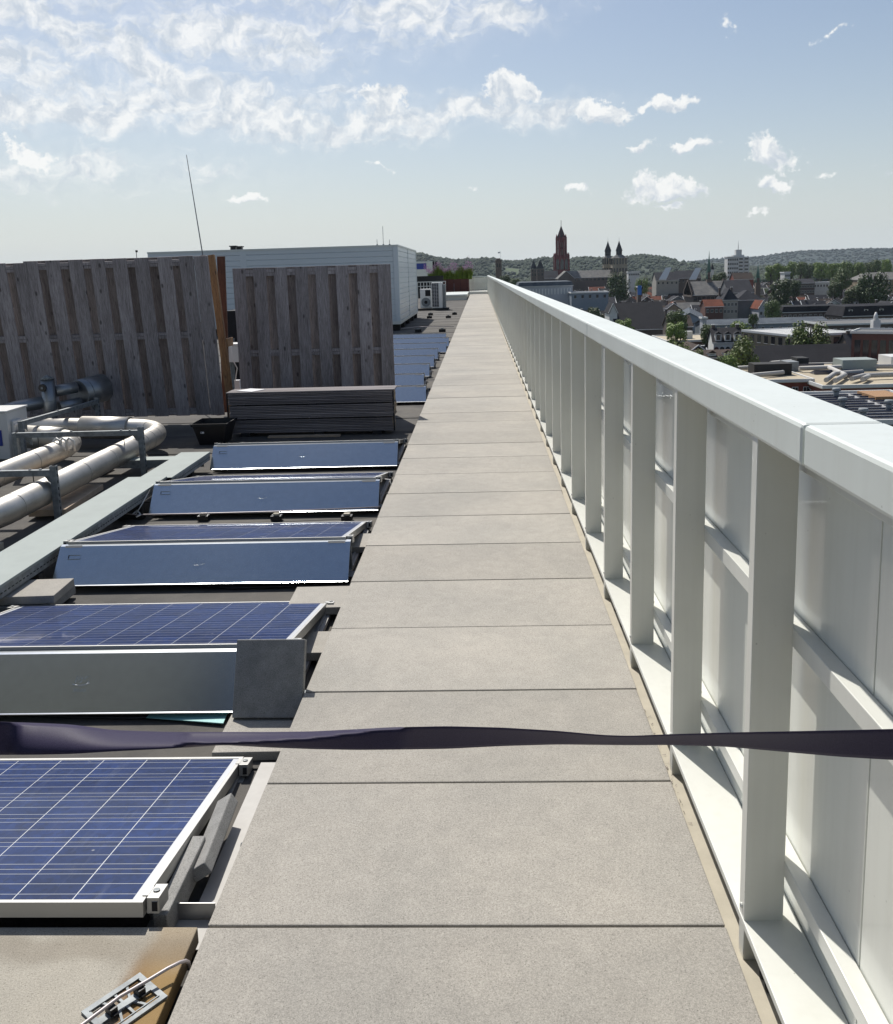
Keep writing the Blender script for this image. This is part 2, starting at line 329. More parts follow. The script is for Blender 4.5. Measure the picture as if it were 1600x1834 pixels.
# ------------------------------------------------------------------ mesh helpers
class MB:
    def __init__(s): s.v = []; s.f = []; s.mi = []; s.sm = []; s.mats = []
    def _m(s, m):
        if m not in s.mats: s.mats.append(m)
        return s.mats.index(m)
    def add(s, vs, fs, m, smooth=False):
        b = len(s.v); s.v += [tuple(v) for v in vs]; k = s._m(m)
        for f in fs: s.f.append(tuple(b+i for i in f)); s.mi.append(k); s.sm.append(smooth)
        return s
    def box(s, x0, x1, y0, y1, z0, z1, m, M4=None):
        vs = [Vector((x, y, z)) for x in (x0, x1) for y in (y0, y1) for z in (z0, z1)]
        if M4 is not None: vs = [M4 @ v for v in vs]
        return s.add(vs, [(0, 1, 3, 2), (4, 6, 7, 5), (0, 4, 5, 1), (2, 3, 7, 6), (0, 2, 6, 4), (1, 5, 7, 3)], m)
    def prism(s, poly, y0, y1, m, axis='y'):
        """poly in xz extruded along y (axis y), or in yz extruded along x, or in xy extruded along z"""
        n = len(poly)
        def P(a, b, t): return (a, t, b) if axis == 'y' else ((t, a, b) if axis == 'x' else (a, b, t))
        vs = [P(a, b, y0) for a, b in poly]+[P(a, b, y1) for a, b in poly]
        fs = [tuple(range(n))[::-1], tuple(range(n, 2*n))]+[(i, (i+1) % n, n+(i+1) % n, n+i) for i in range(n)]
        return s.add(vs, fs, m)
    def tube(s, pts, r, m, seg=12, cap=True):
        pts = [Vector(p) for p in pts]; rs = r if isinstance(r, (list, tuple)) else [r]*len(pts)
        rings = []; up = None
        for i, p in enumerate(pts):
            d = (pts[min(i+1, len(pts)-1)]-pts[max(i-1, 0)]).normalized()
            if up is None: up = Vector((0, 0, 1)) if abs(d.z) < .9 else Vector((0, 1, 0))
            a = d.cross(up).normalized(); b = a.cross(d).normalized(); up = b
            rings.append([p+(a*math.cos(2*math.pi*k/seg)+b*math.sin(2*math.pi*k/seg))*rs[i] for k in range(seg)])
        vs = [v for g in rings for v in g]; fs = []
        for i in range(len(rings)-1):
            for k in range(seg): a = i*seg+k; b_ = i*seg+(k+1) % seg; fs.append((a, b_, b_+seg, a+seg))
        s.add(vs, fs, m, True)
        if cap:
            n = len(s.v)-len(vs)
            k = s._m(m); s.f.append(tuple(n+i for i in range(seg))[::-1]); s.f.append(tuple(n+(len(rings)-1)*seg+i for i in range(seg)))
            s.mi += [k, k]; s.sm += [False, False]
        return s
    def mesh(s, name, bevel=0, smooth=False):
        me = bpy.data.meshes.new(name); me.from_pydata(s.v, [], s.f)
        for m in s.mats: me.materials.append(M[m])
        me.polygons.foreach_set('material_index', s.mi); me.polygons.foreach_set('use_smooth', s.sm)
        me.update()
        bm = bmesh.new(); bm.from_mesh(me)
        bmesh.ops.recalc_face_normals(bm, faces=bm.faces)
        if bevel:
            es = [e for e in bm.edges if len(e.link_faces) == 2 and e.calc_face_angle(0) > .6]
            bmesh.ops.bevel(bm, geom=es, offset=bevel, segments=2, profile=.5, affect='EDGES', clamp_overlap=True)
        bm.to_mesh(me); bm.free()
        return me
    def build(s, name, parent=None, bevel=0, loc=None):
        return link(name, s.mesh(name, bevel), parent, loc)
def link(name, me, parent=None, loc=None, rot=None):
    o = bpy.data.objects.new(name, me); COL.objects.link(o)
    if parent: o.parent = parent
    if loc is not None: o.location = loc
    if rot is not None: o.rotation_euler = rot
    return o
def tag(o, label=None, cat=None, group=None, kind=None):
    if label: o['label'] = label
    if cat: o['category'] = cat
    if group: o['group'] = group
    if kind: o['kind'] = kind
    return o
def thing(name, label, cat, loc=(0, 0, 0), rz=0, group=None):
    o = bpy.data.objects.new(name, None); COL.objects.link(o); o.location = loc; o.rotation_euler = (0, 0, rz); o.empty_display_size = .2
    return tag(o, label, cat, group)
def struct(o, label=None):
    o['kind'] = 'structure'
    if label: o['label'] = label
    return o
def dup(o, parent=None):
    c = o.copy(); COL.objects.link(c)
    if parent: c.parent = parent
    for ch in list(o.children): dup(ch, c)
    return c
def textmesh(body, size, extrude, m, shear=0):
    cu = bpy.data.curves.new('t', 'FONT'); cu.body = body; cu.size = size; cu.extrude = extrude; cu.shear = shear; cu.align_x = 'CENTER'; cu.resolution_u = 2
    o = bpy.data.objects.new('t', cu); COL.objects.link(o)
    bpy.context.view_layer.update()
    dg = bpy.context.evaluated_depsgraph_get(); me = bpy.data.meshes.new_from_object(o.evaluated_get(dg))
    bpy.data.objects.remove(o); me.materials.clear(); me.materials.append(M[m]); return me

# ================================================================== ROOF
ROOF_END = 74.5; G = -29.5
struct(MB().box(-32, .72, -8, ROOF_END, -.30, -.012, 'bitumen').build('roof'), 'flat bitumen roof deck')
struct(MB().box(-31.9, .70, -7.9, ROOF_END-.1, G, -.31, 'wall').build('building_walls')).color = (.4, .4, .38, 1)
rs = struct(thing('roofing', None, None)); del rs['kind']; struct(rs)
y = -8.0; i = 0
while y < ROOF_END-.3:
    w = 1.0
    MB().box(-31.9, .57, 0, min(w+.06, ROOF_END-.05-y), -.006, 0, 'bitumen').build('roofing_sheet', rs, loc=(0, y, -.006+(.006 if i % 2 else .0)+.0)).rotation_euler = (R(-.06), 0, R(random.uniform(-.02, .02)))
    y += w; i += 1

rh = thing('roof_house', 'dark grey plant house behind the viewer, mirrored in the second metal sheet', 'building', (-9.2, -6, 0))
o = MB().box(-4.3, 4.3, -3, 3, 0, 13.5, 'wall').build('wall', rh); o.color = (.038, .042, .030, 1)
MB().box(-4.4, 4.4, -3.1, 3.1, 13.5, 13.7, 'galv').build('roof_edge', rh)
# walkway slabs
wk = struct(thing('walkway', None, None))
me = MB().box(-.65+.002, .65-.002, .0035, .6465, -.05, 0, 'slab').mesh('paving_slab', .004)
for i in range(-5, 101):
    y = 2.0334+.65*(i-1)+.65
    o = link('paving_slab', me, wk, (-.0765+random.uniform(-.002, .002), y, .13+random.uniform(-.0015, .0012)), (R(random.uniform(-.06, .06)), R(random.uniform(-.05, .05)), R(random.uniform(-.12, .12))))
# supports under the slabs
ped = MB()
for i in range(-5, 101):
    for xx in (-.62, .0, .47):
        yy = 2.0334+.65*i
        ped.box(xx-.07, xx+.07, yy-.07, yy+.07, .006, .0775, 'black_rubber')
tag(ped.build('slab_support', wk), kind='stuff')

# ================================================================== RAILING
rl = thing('railing', 'long white metal roof railing with flat posts and glossy panels right of the walkway', 'railing', (.66, 0, 0))
def rp(mb, name, bevel=0, loc=(0, 0, 0)):
    return mb.build(name, rl, bevel, (loc[0]-.66, loc[1], loc[2]))
post = MB().box(0, .091, 0, .04, .10, 1.368, 'white_paint').tube([(.001, .02, .232), (-.004, .02, .232)], .007, 'galv', 8).tube([(.0915, .02, .38), (.0955, .02, .38)], .006, 'galv', 8).mesh('post', .0025)
PY0, PP = 1.955, .8127
for i in range(-4, 87):
    link('post', post, rl, (.592-.66, PY0+PP*i, 0))
RY0, RY1 = -2.0, 72.6
yy = RY0
JC = 1.671
k = -1
while JC+3.41*k < RY1:
    a, b = JC+3.41*k+.003, min(JC+3.41*(k+1)-.003, RY1)
    MB().box(.587, .737, 0, b-a, 1.366, 1.447, 'white_cap').build('cap_rail', rl, .009, (-.66, a, 0)); k += 1
k = -2
while 1.625+2.438*k < RY1:
    a, b = 1.625+2.438*k+.0025, min(1.625+2.438*(k+1)-.0025, RY1)
    MB().box(.72, .728, 0, b-a, -.25, 1.30, 'white_panel').build('panel', rl, .001, (-.66, a, 0)); k += 1
rp(MB().box(.700, .7185, RY0, RY1, 1.285, 1.364, 'white_paint'), 'header_rail', .002)
rp(MB().box(.6805, .7185, RY0, RY1, .893, .937, 'white_paint'), 'middle_rail', .002)
rp(MB().box(.6805, .7185, RY0, RY1, .323, .362, 'white_paint'), 'lower_rail', .002)
rp(MB().box(.590, .7185, RY0, RY1, .186, .205, 'white_paint'), 'ledge', .002)
rp(MB().box(.640, .7185, RY0, RY1, .02, .184, 'cream'), 'base_channel', 0)
bl = MB()
bl.tube([(0, -.012, .012), (0, -.012, .03), (0, 0, .038), (0, .012, .03), (0, .012, .012)], .0028, 'galv', 8)
bl.tube([(0, 0, 0), (0, 0, .012)], .014, 'black_rubber', 10)
bme = bl.mesh('anchor_bolt')
for yv in (1.86, 1.90, 4.02, 4.22, 7.3, 7.5, 10.7):
    link('anchor_bolt', bme, rl, (.628-.66, yv, .104))
struct(MB().box(.577, .66, RY0, 70, -.006, .101, 'cream').build('roof_kerb', bevel=.003), 'cream metal upstand beside the slabs')
# little leaf litter line in the joint
lt = MB()
for i in range(70):
    yv = random.uniform(2.5, 3.2); xx = random.uniform(.576, .586); a = random.uniform(0, 6.3); L = random.uniform(.004, .018)
    lt.add([(xx, yv, .104), (xx+L*math.cos(a), yv+L*math.sin(a), .1055), (xx+L*math.cos(a+.25), yv+L*math.sin(a+.25), .106)], [(0, 1, 2)], 'wood_brown_shaded')
tag(lt.build('leaf_litter'), 'dry brown moss and leaf crumbs in the joint between slabs and railing foot', 'litter', kind='stuff')

# end of the walkway
er = thing('end_railing', 'short white railing closing the far end of the walkway', 'railing', (-.1, 73, 0))
for xx in (-.80, -.45, .38):
    MB().box(-.03, .03, -.03, .03, .05, 1.33, 'white_paint').build('post', er, loc=(xx+.1, -.05, 0))
for a, b in ((-.77, -.48), (-.42, .35), (.41, .58)):
    MB().box(a, b, 0, .01, .34, 1.30, 'white_panel').build('panel', er, loc=(.1, 0, 0))
MB().box(-.86, .60, -.09, .05, 1.331, 1.40, 'white_cap').build('cap_rail', er, loc=(.1, 0, 0))
MB().box(-.8, .58, -.05, .0, .80, .83, 'white_paint').build('middle_rail', er, loc=(.1, 0, 0))
struct(MB().box(-.79, .575, 68.0, 72.9, .0, .30, 'white_paint').build('roof_step', bevel=.01), 'white step at the far end of the walkway')
struct(MB().box(-3.2, -.83, 58.5, 66.5, .0, .26, 'white_paint').box(-3.3, -.80, 58.4, 66.6, .262, .36, 'white_cap').build('low_parapet'), 'low white parapet left of the far walkway')

# ================================================================== SOLAR PANELS
TILT = R(-10.2)
def make_panel(cells=True, handle=True):
    root = thing('solar_module', 'x', 'solar panel')
    Mt = Matrix.Rotation(TILT, 4, 'X')
    L, Wd = 1.65, .985
    fr = MB()
    for (a, b, c, d) in ((0, L, 0, .014), (0, L, Wd-.014, Wd), (0, .014, .014, Wd-.014), (L-.014, L, .014, Wd-.014)):
        fr.box(a, b, c, d, -.040, 0, 'alu')
    fr.box(0, .03, .014, Wd-.014, -.040, -.038, 'alu'); fr.box(L-.03, L, .014, Wd-.014, -.040, -.038, 'alu')
    f = fr.build('frame', root, .0012, (0, 0, .24)); f.rotation_euler = (TILT, 0, 0)
    bs = MB().box(.0142, L-.0142, .0142, Wd-.0142, -.008, -.003, 'backsheet').build('laminate', root, loc=(0, 0, .24)); bs.rotation_euler = (TILT, 0, 0)
    if cells:
        cme = CELL
        for i in range(10):
            for j in range(6):
                link('solar_cell', cme, bs, (.0325+.0792+i*.1585, .017+.0792+j*.1585, -.0028))
    else:
        MB().box(.033, L-.033, .017, Wd-.017, -.003, -.002, 'cell').build('solar_cells', bs)
    # clamps
    cm = MB().box(-.010, .022, -.035, .035, -.038, .003, 'alu').box(-.026, -.010, -.022, .022, .0008, .003, 'alu').tube([(.004, 0, .004), (.004, 0, .007)], .009, 'galv', 10).box(.003, .019, -.0365, -.0352, -.032, -.006, 'black_gap').mesh('clamp', .001)
    for (x, s) in ((L+.014, 1), (-.014, -1)):
        for yv in (.05, Wd-.05):
            c = link('clamp', cm, root, Vector((x, 0, .24))+Mt @ Vector((0, yv, 0)), (TILT, 0, 0)); c.scale = (s, 1, 1)
    # deflector sheet behind the high edge
    A = Vector((0, -.196, .04)); B = Vector((0, -.035, .222)); d = (B-A); n = Vector((0, -d.z, d.y)).normalized()*.0015
    dm = MB()
    q = lambda p, k: (p.y+n.y*k, p.z+n.z*k)
    prof = [(A.y-.006, A.z-.002), (A.y, A.z), (B.y, B.z), (B.y+.03, B.z+.004), (B.y+.03, B.z+.001), (B.y+.003, B.z-.003), (A.y+.003, A.z-.003), (A.y-.006, A.z-.005)]
    dm.prism(prof, -.03, L+.03, 'deflector', 'x')
    df = dm.build('wind_deflector', root)
    ang = math.atan2(d.z, d.y)
    Mm = Matrix.Translation(A) @ Matrix.Rotation(ang, 4, 'X')
    def on(u, v, w=0): return Mm @ Vector((u, v, -w))  # u along, v up the sheet
    Mr = Mm.to_euler()
    H = d.length
    if handle:
        for u in (.03,):
            hb = MB()
            a0, a1, b0, b1 = 0, .075, 0, .028
            hb.box(a0, a1, b0, b0+.003, .0005, .0045, 'deflector').box(a0, a1, b1-.003, b1, .0005, .0045, 'deflector').box(a0, a0+.003, b0+.003, b1-.003, .0005, .0045, 'deflector').box(a1-.003, a1, b0+.003, b1-.003, .0005, .0045, 'deflector').box(a0+.003, a0+.006, b0+.003, b1-.003, .0005, .002, 'black_gap')
            h = hb.build('pull_handle', df); h.matrix_local = Mm @ Matrix.Translation((u, H*.66, 0))
    for u0, u1 in ((.0, .1), (L-.1, L)):
        MB().box(0, u1-u0, 0, .012, .0005, .002, 'alu_pale').build('fold', df).matrix_local = Mm @ Matrix.Translation((u0, H-.008, 0))
    tm = link('embossed_letters', LOGO1, df); tm.matrix_local = Mm @ Matrix.Translation((L*.49, H*.50, .0006))
    tm = link('embossed_letters', LOGO2, df); tm.matrix_local = Mm @ Matrix.Translation((L*.49, H*.35, .0006))
    sw = MB().tube([(-.034, .006, 0), (-.02, .002, 0), (0, 0, 0), (.02, .004, 0), (.036, .010, 0)], .0012, 'deflector', 6).build('embossed_swoosh', df); sw.matrix_local = Mm @ Matrix.Translation((L*.49, H*.45, .0008))
    MB().box(0, .06, 0, .1, 0, .002, 'galv').build('bracket', root, loc=(L+.0, -.10, .03))
    br = MB().box(-.03, .05, -.02, 0, 0, .14, 'galv').box(-.03, .05, -.02, .06, -.002, 0, 'galv').build('support_leg', root, loc=(L-.03, .06, .03)); 
    br = MB().box(-.03, .05, -.02, 0, 0, .14, 'galv').box(-.03, .05, -.02, .06, -.002, 0, 'galv').build('support_leg', root, loc=(.02, .06, .03)); 
    # base rails under the low edge
    MB().box(-.03, .07, -.02, Wd+.1, 0, .022, 'alu_pale').box(-.012, .0, -.02, Wd+.1, .022, .032, 'alu_pale').box(.04, .052, -.02, Wd+.1, .022, .032, 'alu_pale').build('base_rail', root, loc=(L-.05, -.1, .008))
    MB().box(-.03, .07, -.02, Wd+.1, 0, .022, 'alu_pale').box(-.012, .0, -.02, Wd+.1, .022, .032, 'alu_pale').box(.04, .052, -.02, Wd+.1, .022, .032, 'alu_pale').build('base_rail', root, loc=(0, -.1, .008))
    return root
CELL = MB().box(-.0775, .0775, -.0775, .0775, 0, .0006, 'cell').mesh('solar_cell')
LOGO1 = textmesh('IBC', .042, .0008, 'deflector', .2); LOGO2 = textmesh('SOLAR', .018, .0006, 'deflector')
GP = 'solar panels in a row left of the walkway'
p0 = make_panel(True)
XL = -2.462
rows = [(1.987, 'nearest solar panel, dark blue cells, at the lower left beside the rust-stained slab', 0), (3.556, 'second solar panel from the front, a dark slab leaning on its metal sheet', 0), (5.10, 'third solar panel, behind the grey tray end and a loose slab', 0),
        (6.66, 'fourth solar panel, a white cable tied to its left corner', 0), (8.22, 'solar panel right in front of the stack of dark decking boards', 0)]
xs = [-2.50, -2.475, XL, XL-.0, XL]
for k, (yy, lb, _) in enumerate(rows):
    o = p0 if k == 4 else dup(p0)
    if k == 0:
        for c_ in [c for c in o.children if c.name.startswith(('wind_deflector', 'support_leg'))]:
            for q_ in list(c_.children): bpy.data.objects.remove(q_)
            bpy.data.objects.remove(c_)
    o.location = (xs[k], yy, 0); tag(o, lb, 'solar panel', GP)
    if k == 0: o.location = (-2.543, 2.06, -.058); o.rotation_euler = (R(1.4), 0, 0)
p6 = make_panel(False, False)
yl = [12.34, 13.85, 15.4, 16.95, 18.5, 20.0, 21.6, 23.1]
nm = ['first solar panel behind the decking stack, right of the wooden screen', 'second solar panel behind the decking stack', 'third solar panel behind the decking stack', 'fourth solar panel behind the decking stack', 'fourth solar panel from the far end of the far row', 'third solar panel from the far end of the far row', 'second last solar panel of the far row', 'last solar panel, nearest the white clad container']
for k, yy in enumerate(yl):
    o = p6 if k == 0 else dup(p6)
    o.location = (XL+.02-(.0 if k in (0, 5, 6) else .12), yy, 0); tag(o, nm[k], 'solar panel', 'solar panels in the far row')

# concrete slabs lying about
def slab(name, x0, x1, y0, y1, z, th, label, rz=0, m='slab', group=None, rot=None):
    cx, cyy = (x0+x1)/2, (y0+y1)/2
    o = MB().box(x0-cx, x1-cx, y0-cyy, y1-cyy, -th, 0, m).build(name, bevel=.003, loc=(cx, cyy, z)); o.rotation_euler = rot or (0, 0, R(rz))
    return tag(o, label, 'paving slab', group)
# stained slab, origin in its far right corner
o = MB().box(-1.30, 0, -1.0, 0, -.045, 0, 'slab_rust').build('paving_slab', bevel=.003, loc=(-.752, 2.042, .121)); tag(o, 'rust stained slab at the bottom left carrying the slotted metal plate', 'paving slab')
slab('paving_slab', -1.02, -.735, 3.048, 3.34, .038, .036, 'pale slab in front of the leaning dark slab', 1.2)
slab('paving_slab', -1.03, -.735, 4.40, 4.72, .075, .04, 'pale slab between the second and third solar panels', 1)
slab('paving_slab', -2.60, -2.30, 4.52, 4.80, .115, .045, 'loose pale slab on a dark one by the grey cable tray', 3)
slab('paving_slab', -2.66, -2.32, 4.50, 4.84, .065, .05, 'dark slab under the loose pale slab by the cable tray', 0, 'slab_dark')
slab('paving_slab', -.90, -.735, 5.45, 5.75, .07, .04, 'small pale slab half under the third solar panel', 0)
slab('paving_slab', -.93, -.735, 3.85, 4.10, .07, .04, 'pale slab half under the second solar panel', 0)
o = MB().box(-.138, .138, -.02, .02, 0, .30, 'slab_dark').build('paving_slab', bevel=.004, loc=(-.868, 3.30, .040)); o.rotation_euler = (R(-27), 0, R(-1)); tag(o, 'dark slab leaning against the metal sheet of the second solar panel', 'paving slab')
o = MB().box(-.028, .028, -.17, .17, -.02, .02, 'slab_dark').build('concrete_block', bevel=.004, loc=(-.838, 2.48, .085)); o.rotation_euler = (R(2), R(-32), R(1)); tag(o, 'dark concrete block tilted beside the nearest solar panel', 'block')
o = MB().box(-.02, .02, -.17, .17, 0, .08, 'slab_dark').build('concrete_block', bevel=.004, loc=(-.872, 2.27, .03)); tag(o, 'dark concrete block standing under the edge of the nearest solar panel', 'block')
# metal bits by panel 1
o = thing('floor_bracket', 'slotted aluminium bracket in the gap between panel and stained slab', 'bracket', (-.82, 2.12, .035))
MB().box(-.11, .07, -.055, .055, 0, .002, 'alu_pale').build('base_plate', o); MB().box(-.11, .07, .057, .060, .0, .05, 'alu').build('upright', o, 0); MB().box(.0, .03, -.012, -.006, .0022, .0032, 'black_gap').build('slot', o)
o = thing('floor_channel', 'long pale aluminium channel between the nearest panel and the walkway', 'channel', (-.79, 2.0, .02))
MB().box(-.035, .035, .20, 1.0, 0, .003, 'alu_pale').build('web', o); MB().box(.037, .040, .20, 1.0, 0, .035, 'alu_pale').build('flange', o); MB().tube([(.03, .48, .03), (.052, .48, .03)], .008, 'galv', 8).build('bolt', o)

# cable plate bottom left
gp = thing('slotted_plate', 'grey slotted metal plate carrying the wire holder on the stained slab', 'metal plate', (-.8415, 1.789, .121), R(52))
def plate_mesh():
    mb = MB(); w, h = .074, .0575; z0, z1 = .001, .006
    mb.box(-w, w, h-.012, h, z0, z1, 'galv').box(-w, w, -h, -h+.012, z0, z1, 'galv').box(-w, -w+.014, -h+.012, h-.012, z0, z1, 'galv').box(w-.014, w, -h+.012, h-.012, z0, z1, 'galv').box(-w+.014, w-.014, -.010, .010, z0, z1, 'galv')
    for s in (-1, 1):
        for k in (-1, 0, 1):
            x = k*.026
            mb.prism([(x-.003-.008*k, s*.010), (x+.003-.008*k, s*.010), (x+.003+.006*k, s*(h-.012)), (x-.003+.006*k, s*(h-.012))][::(1 if s > 0 else -1)], z0, z1, 'galv', 'z')
    mb.box(-w+.012, w-.012, h-.0165, h-.014, z1, z1+.002, 'galv').box(-w+.012, w-.012, -h+.014, -h+.0165, z1, z1+.002, 'galv')
    return mb
plate_mesh().build('plate', gp)
for x in (-.032, .038):
    MB().box(x-.009, x+.009, -.013, .013, .006, .022, 'black_plastic').box(x-.006, x+.006, -.020, .020, .006, .012, 'black_plastic').build('wire_clip', gp, .001)
wr = MB().tube([onz(60, 1834+60, .150), onz(150, 1834, .150), onz(215, 1785, .149), onz(262, 1758, .148), onz(300, 1735, .150), onz(322, 1724, .150), onz(333, 1721, .142), onz(338, 1724, .125), onz(340, 1732, .08)], .0042, 'steel_wire', 10).build('lightning_wire')
tag(wr, 'pale grey round wire bending over the slotted plate into the slab joint', 'wire')
# teal sheet
a, b, c, d = onz(262, 1286, .012), onz(400, 1297, .012), onz(412, 1268, .02), onz(285, 1262, .02)
tl = MB().add([a, b, c, d, a+Vector((0, 0, .002)), b+Vector((0, 0, .004)), c+Vector((0, 0, .003)), d+Vector((0, 0, .003))], [(0, 1, 2, 3), (4, 7, 6, 5), (0, 4, 5, 1), (1, 5, 6, 2), (2, 6, 7, 3), (3, 7, 4, 0)], 'teal').build('plastic_sheet')
tag(tl, 'pale teal plastic sheet sticking out under the second solar panel', 'sheet')
# lightning conductor across roof between panel 3 and 4
cb = MB().tube([onz(215, 919, .05), onz(245, 922, .06), onz(350, 920, .06), onz(500, 916, .06), onz(680, 908, .06)], .005, 'steel_wire', 8).build('lightning_wire'); tag(cb, 'thin horizontal conductor wire held by small blocks behind the third panel', 'wire')
for px_ in (365, 496, 622):
    p = onz(px_, 931, .0)
    o = thing('wire_holder', 'small holder block under the thin wire, %s behind the third panel' % {365: 'left one', 496: 'middle one', 622: 'right one'}[px_], 'block', p, 0, 'wire holders behind the third panel')
    MB().box(-.04, .04, -.03, .03, 0, .035, 'black_plastic').build('base', o, .002); MB().box(-.022, .022, -.02, .02, .036, .05, 'cream').build('clip', o, .001)
wc = MB().tube([onz(243, 922, .05), onz(256, 900, .13), onz(273, 868, .2)], .004, 'white_plastic', 8).build('cable'); tag(wc, 'white cable rising to the left corner of the fourth solar panel', 'cable')
MB_knot = MB().tube([onz(238, 921, .06), onz(246, 914, .07), onz(252, 922, .06), onz(244, 926, .05)], .006, 'white_plastic', 8).build('cable_knot', wc)
wc2 = MB().tube([onz(690, 858, .15), onz(698, 859, .17), onz(701, 868, .13), onz(701, 878, .08), onz(692, 884, .06)], .004, 'white_plastic', 8).build('cable'); tag(wc2, 'short white cable loop by the right end of the fourth solar panel', 'cable')

for pts_, r_, lb in (([(330, 1048), (420, 1053), (520, 1050), (600, 1049), (655, 1050)], .006, 'black cable lying on the roof in front of the third metal sheet'), ([(20, 1279), (120, 1284), (230, 1286), (300, 1283)], .006, 'black cable lying on the roof in front of the second metal sheet'), ([(400, 1278), (410, 1272), (430, 1284), (442, 1284)], .004, 'thin black cable by the foot of the leaning dark slab')):
    o = MB().tube([onz(a_, b_, .008) for a_, b_ in pts_], r_, 'black_plastic', 8).build('cable'); tag(o, lb, 'cable')
# ================================================================== CABLE TRAYS
tr = thing('cable_tray', 'long cable tray with pale grey-green lid running left of the solar panels', 'cable tray', (-2.69, 0, 0))
def tray(x0, x1, y0, y1, z1, par):
    MB().box(x0, x1, y0, y1, z1-.004, z1, 'tray').box(x0-.001, x0+.003, y0, y1, z1-.016, z1-.004, 'tray').box(x1-.003, x1+.001, y0, y1, z1-.016, z1-.004, 'tray').build('lid', par, .001, (2.69, 0, 0))
    MB().box(x0+.006, x0+.008, y0, y1, z1-.075, z1-.005, 'galv').box(x1-.008, x1-.006, y0, y1, z1-.075, z1-.005, 'galv').box(x0+.008, x1-.008, y0, y1, z1-.075, z1-.073, 'galv').build('channel', par, 0, (2.69, 0, 0))
    sl_ = MB(); yy = y0+.02
    while yy < y1-.03:
        sl_.box(x1-.0062, x1-.0050, yy, yy+.022, z1-.052, z1-.046, 'black_gap'); yy += .04
    sl_.build('slots', par, 0, (2.69, 0, 0))
tray(-2.85, -2.535, 2.6, 7.03, .20, tr); tray(-2.77, -2.50, 7.04, 8.1, .188, tr)
for yy in (3.2, 4.9, 6.5, 7.7):
    MB().box(-.15, .15, -.03, .03, 0, .115, 'black_rubber').build('support', tr, 0, (0, yy, 0))
tr2 = thing('cable_tray', 'short cable tray with grey lid crossing under the silver pipes', 'cable tray', (-3.1, 8.2, 0))
MB().box(-.50, .55, -.16, .0, .13, .134, 'tray').build('lid', tr2); MB().box(-.50, .55, -.158, -.155, .06, .128, 'galv').build('channel', tr2)
for x_, y_, zz, rz, lb in ((-3.32, 6.95, .07, 4, 'weathered plank lying under the front silver pipe'), (-3.35, 5.35, .05, 2, 'yellowed board on the roof left of the cable tray, near its front'), (-3.65, 7.9, .06, -3, 'board under the rear silver pipe')):
    o = MB().box(-.14, .14, -.42, .42, 0, .05, 'cream' if y_ < 6 else 'lath').build('plank', bevel=.004, loc=(x_, y_, zz-.05)); o.rotation_euler = (0, 0, R(rz)); tag(o, lb, 'plank')
o = MB().box(-.05, .05, -.05, .05, 0, .10, 'slab_dark').build('concrete_block', bevel=.003, loc=(-2.42, 7.2, 0)); tag(o, 'small dark block beside the far end of the cable tray', 'block')

# ================================================================== PIPES
def elbow(p0, p1, p2, n=7):
    return [(p0*(1-t)**2+p1*2*t*(1-t)+p2*t*t) for t in [i/n for i in range(n+1)]]
def mk_pipe(label, pts, r, rings, collars=(), cat='pipe', m='pipe'):
    base = Vector(pts[0]); root = thing('insulated_pipe', label, cat, base)
    P = [Vector(p)-base for p in pts]
    MB().tube(P, r, m, 28).build('jacket', root)
    L = [0]
    for i in range(1, len(P)): L.append(L[-1]+(P[i]-P[i-1]).length)
    def at(s):
        for i in range(1, len(P)):
            if s <= L[i]: t = (s-L[i-1])/(L[i]-L[i-1]); return P[i-1].lerp(P[i], t), (P[i]-P[i-1]).normalized()
        return P[-1], (P[-1]-P[-2]).normalized()
    for s in rings:
        p, d = at(s*L[-1]); MB().tube([p-d*.004, p+d*.004], r+.0025, 'pipe', 28).build('joint_ring', root)
    for s0, s1 in collars:
        p, d = at(s0*L[-1]); q, e = at(s1*L[-1]); MB().tube([p, q], r+.022, m, 28).build('collar', root); 
    return root
V = Vector
# front pipe: rises from the lower left, runs away from the camera, then bends left under the screen
e1 = elbow(V((-3.62, 5.28, .06)), V((-3.40, 5.55, .2)), V((-3.31, 6.0, .205)), 6)
e2 = elbow(V((-3.30, 8.75, .205)), V((-3.30, 9.35, .205)), V((-3.75, 9.42, .21)), 9)
mk_pipe('front silver insulated pipe that bends left at its far end', [V((-3.85, 5.1, .02))]+e1+[V((-3.305, 7, .205)), V((-3.305, 8, .205))]+e2+[V((-4.4, 9.5, .22)), V((-5.0, 9.6, .22))], .098,
        [.09, .15, .20, .27, .38, .47, .56, .60, .63, .66, .69, .74, .80], [(.79, .88)])
e3 = elbow(V((-3.95, 8.1, .21)), V((-3.95, 8.75, .21)), V((-4.25, 8.85, .21)), 8)
mk_pipe('rear silver insulated pipe running left of the front one', [V((-4.02, 5.6, .19)), V((-4.0, 7.0, .20))]+e3+[V((-4.6, 9.0, .21)), V((-5.3, 9.15, .22))], .095, [.2, .34, .47, .58, .62, .66, .70], [(.74, .86)])
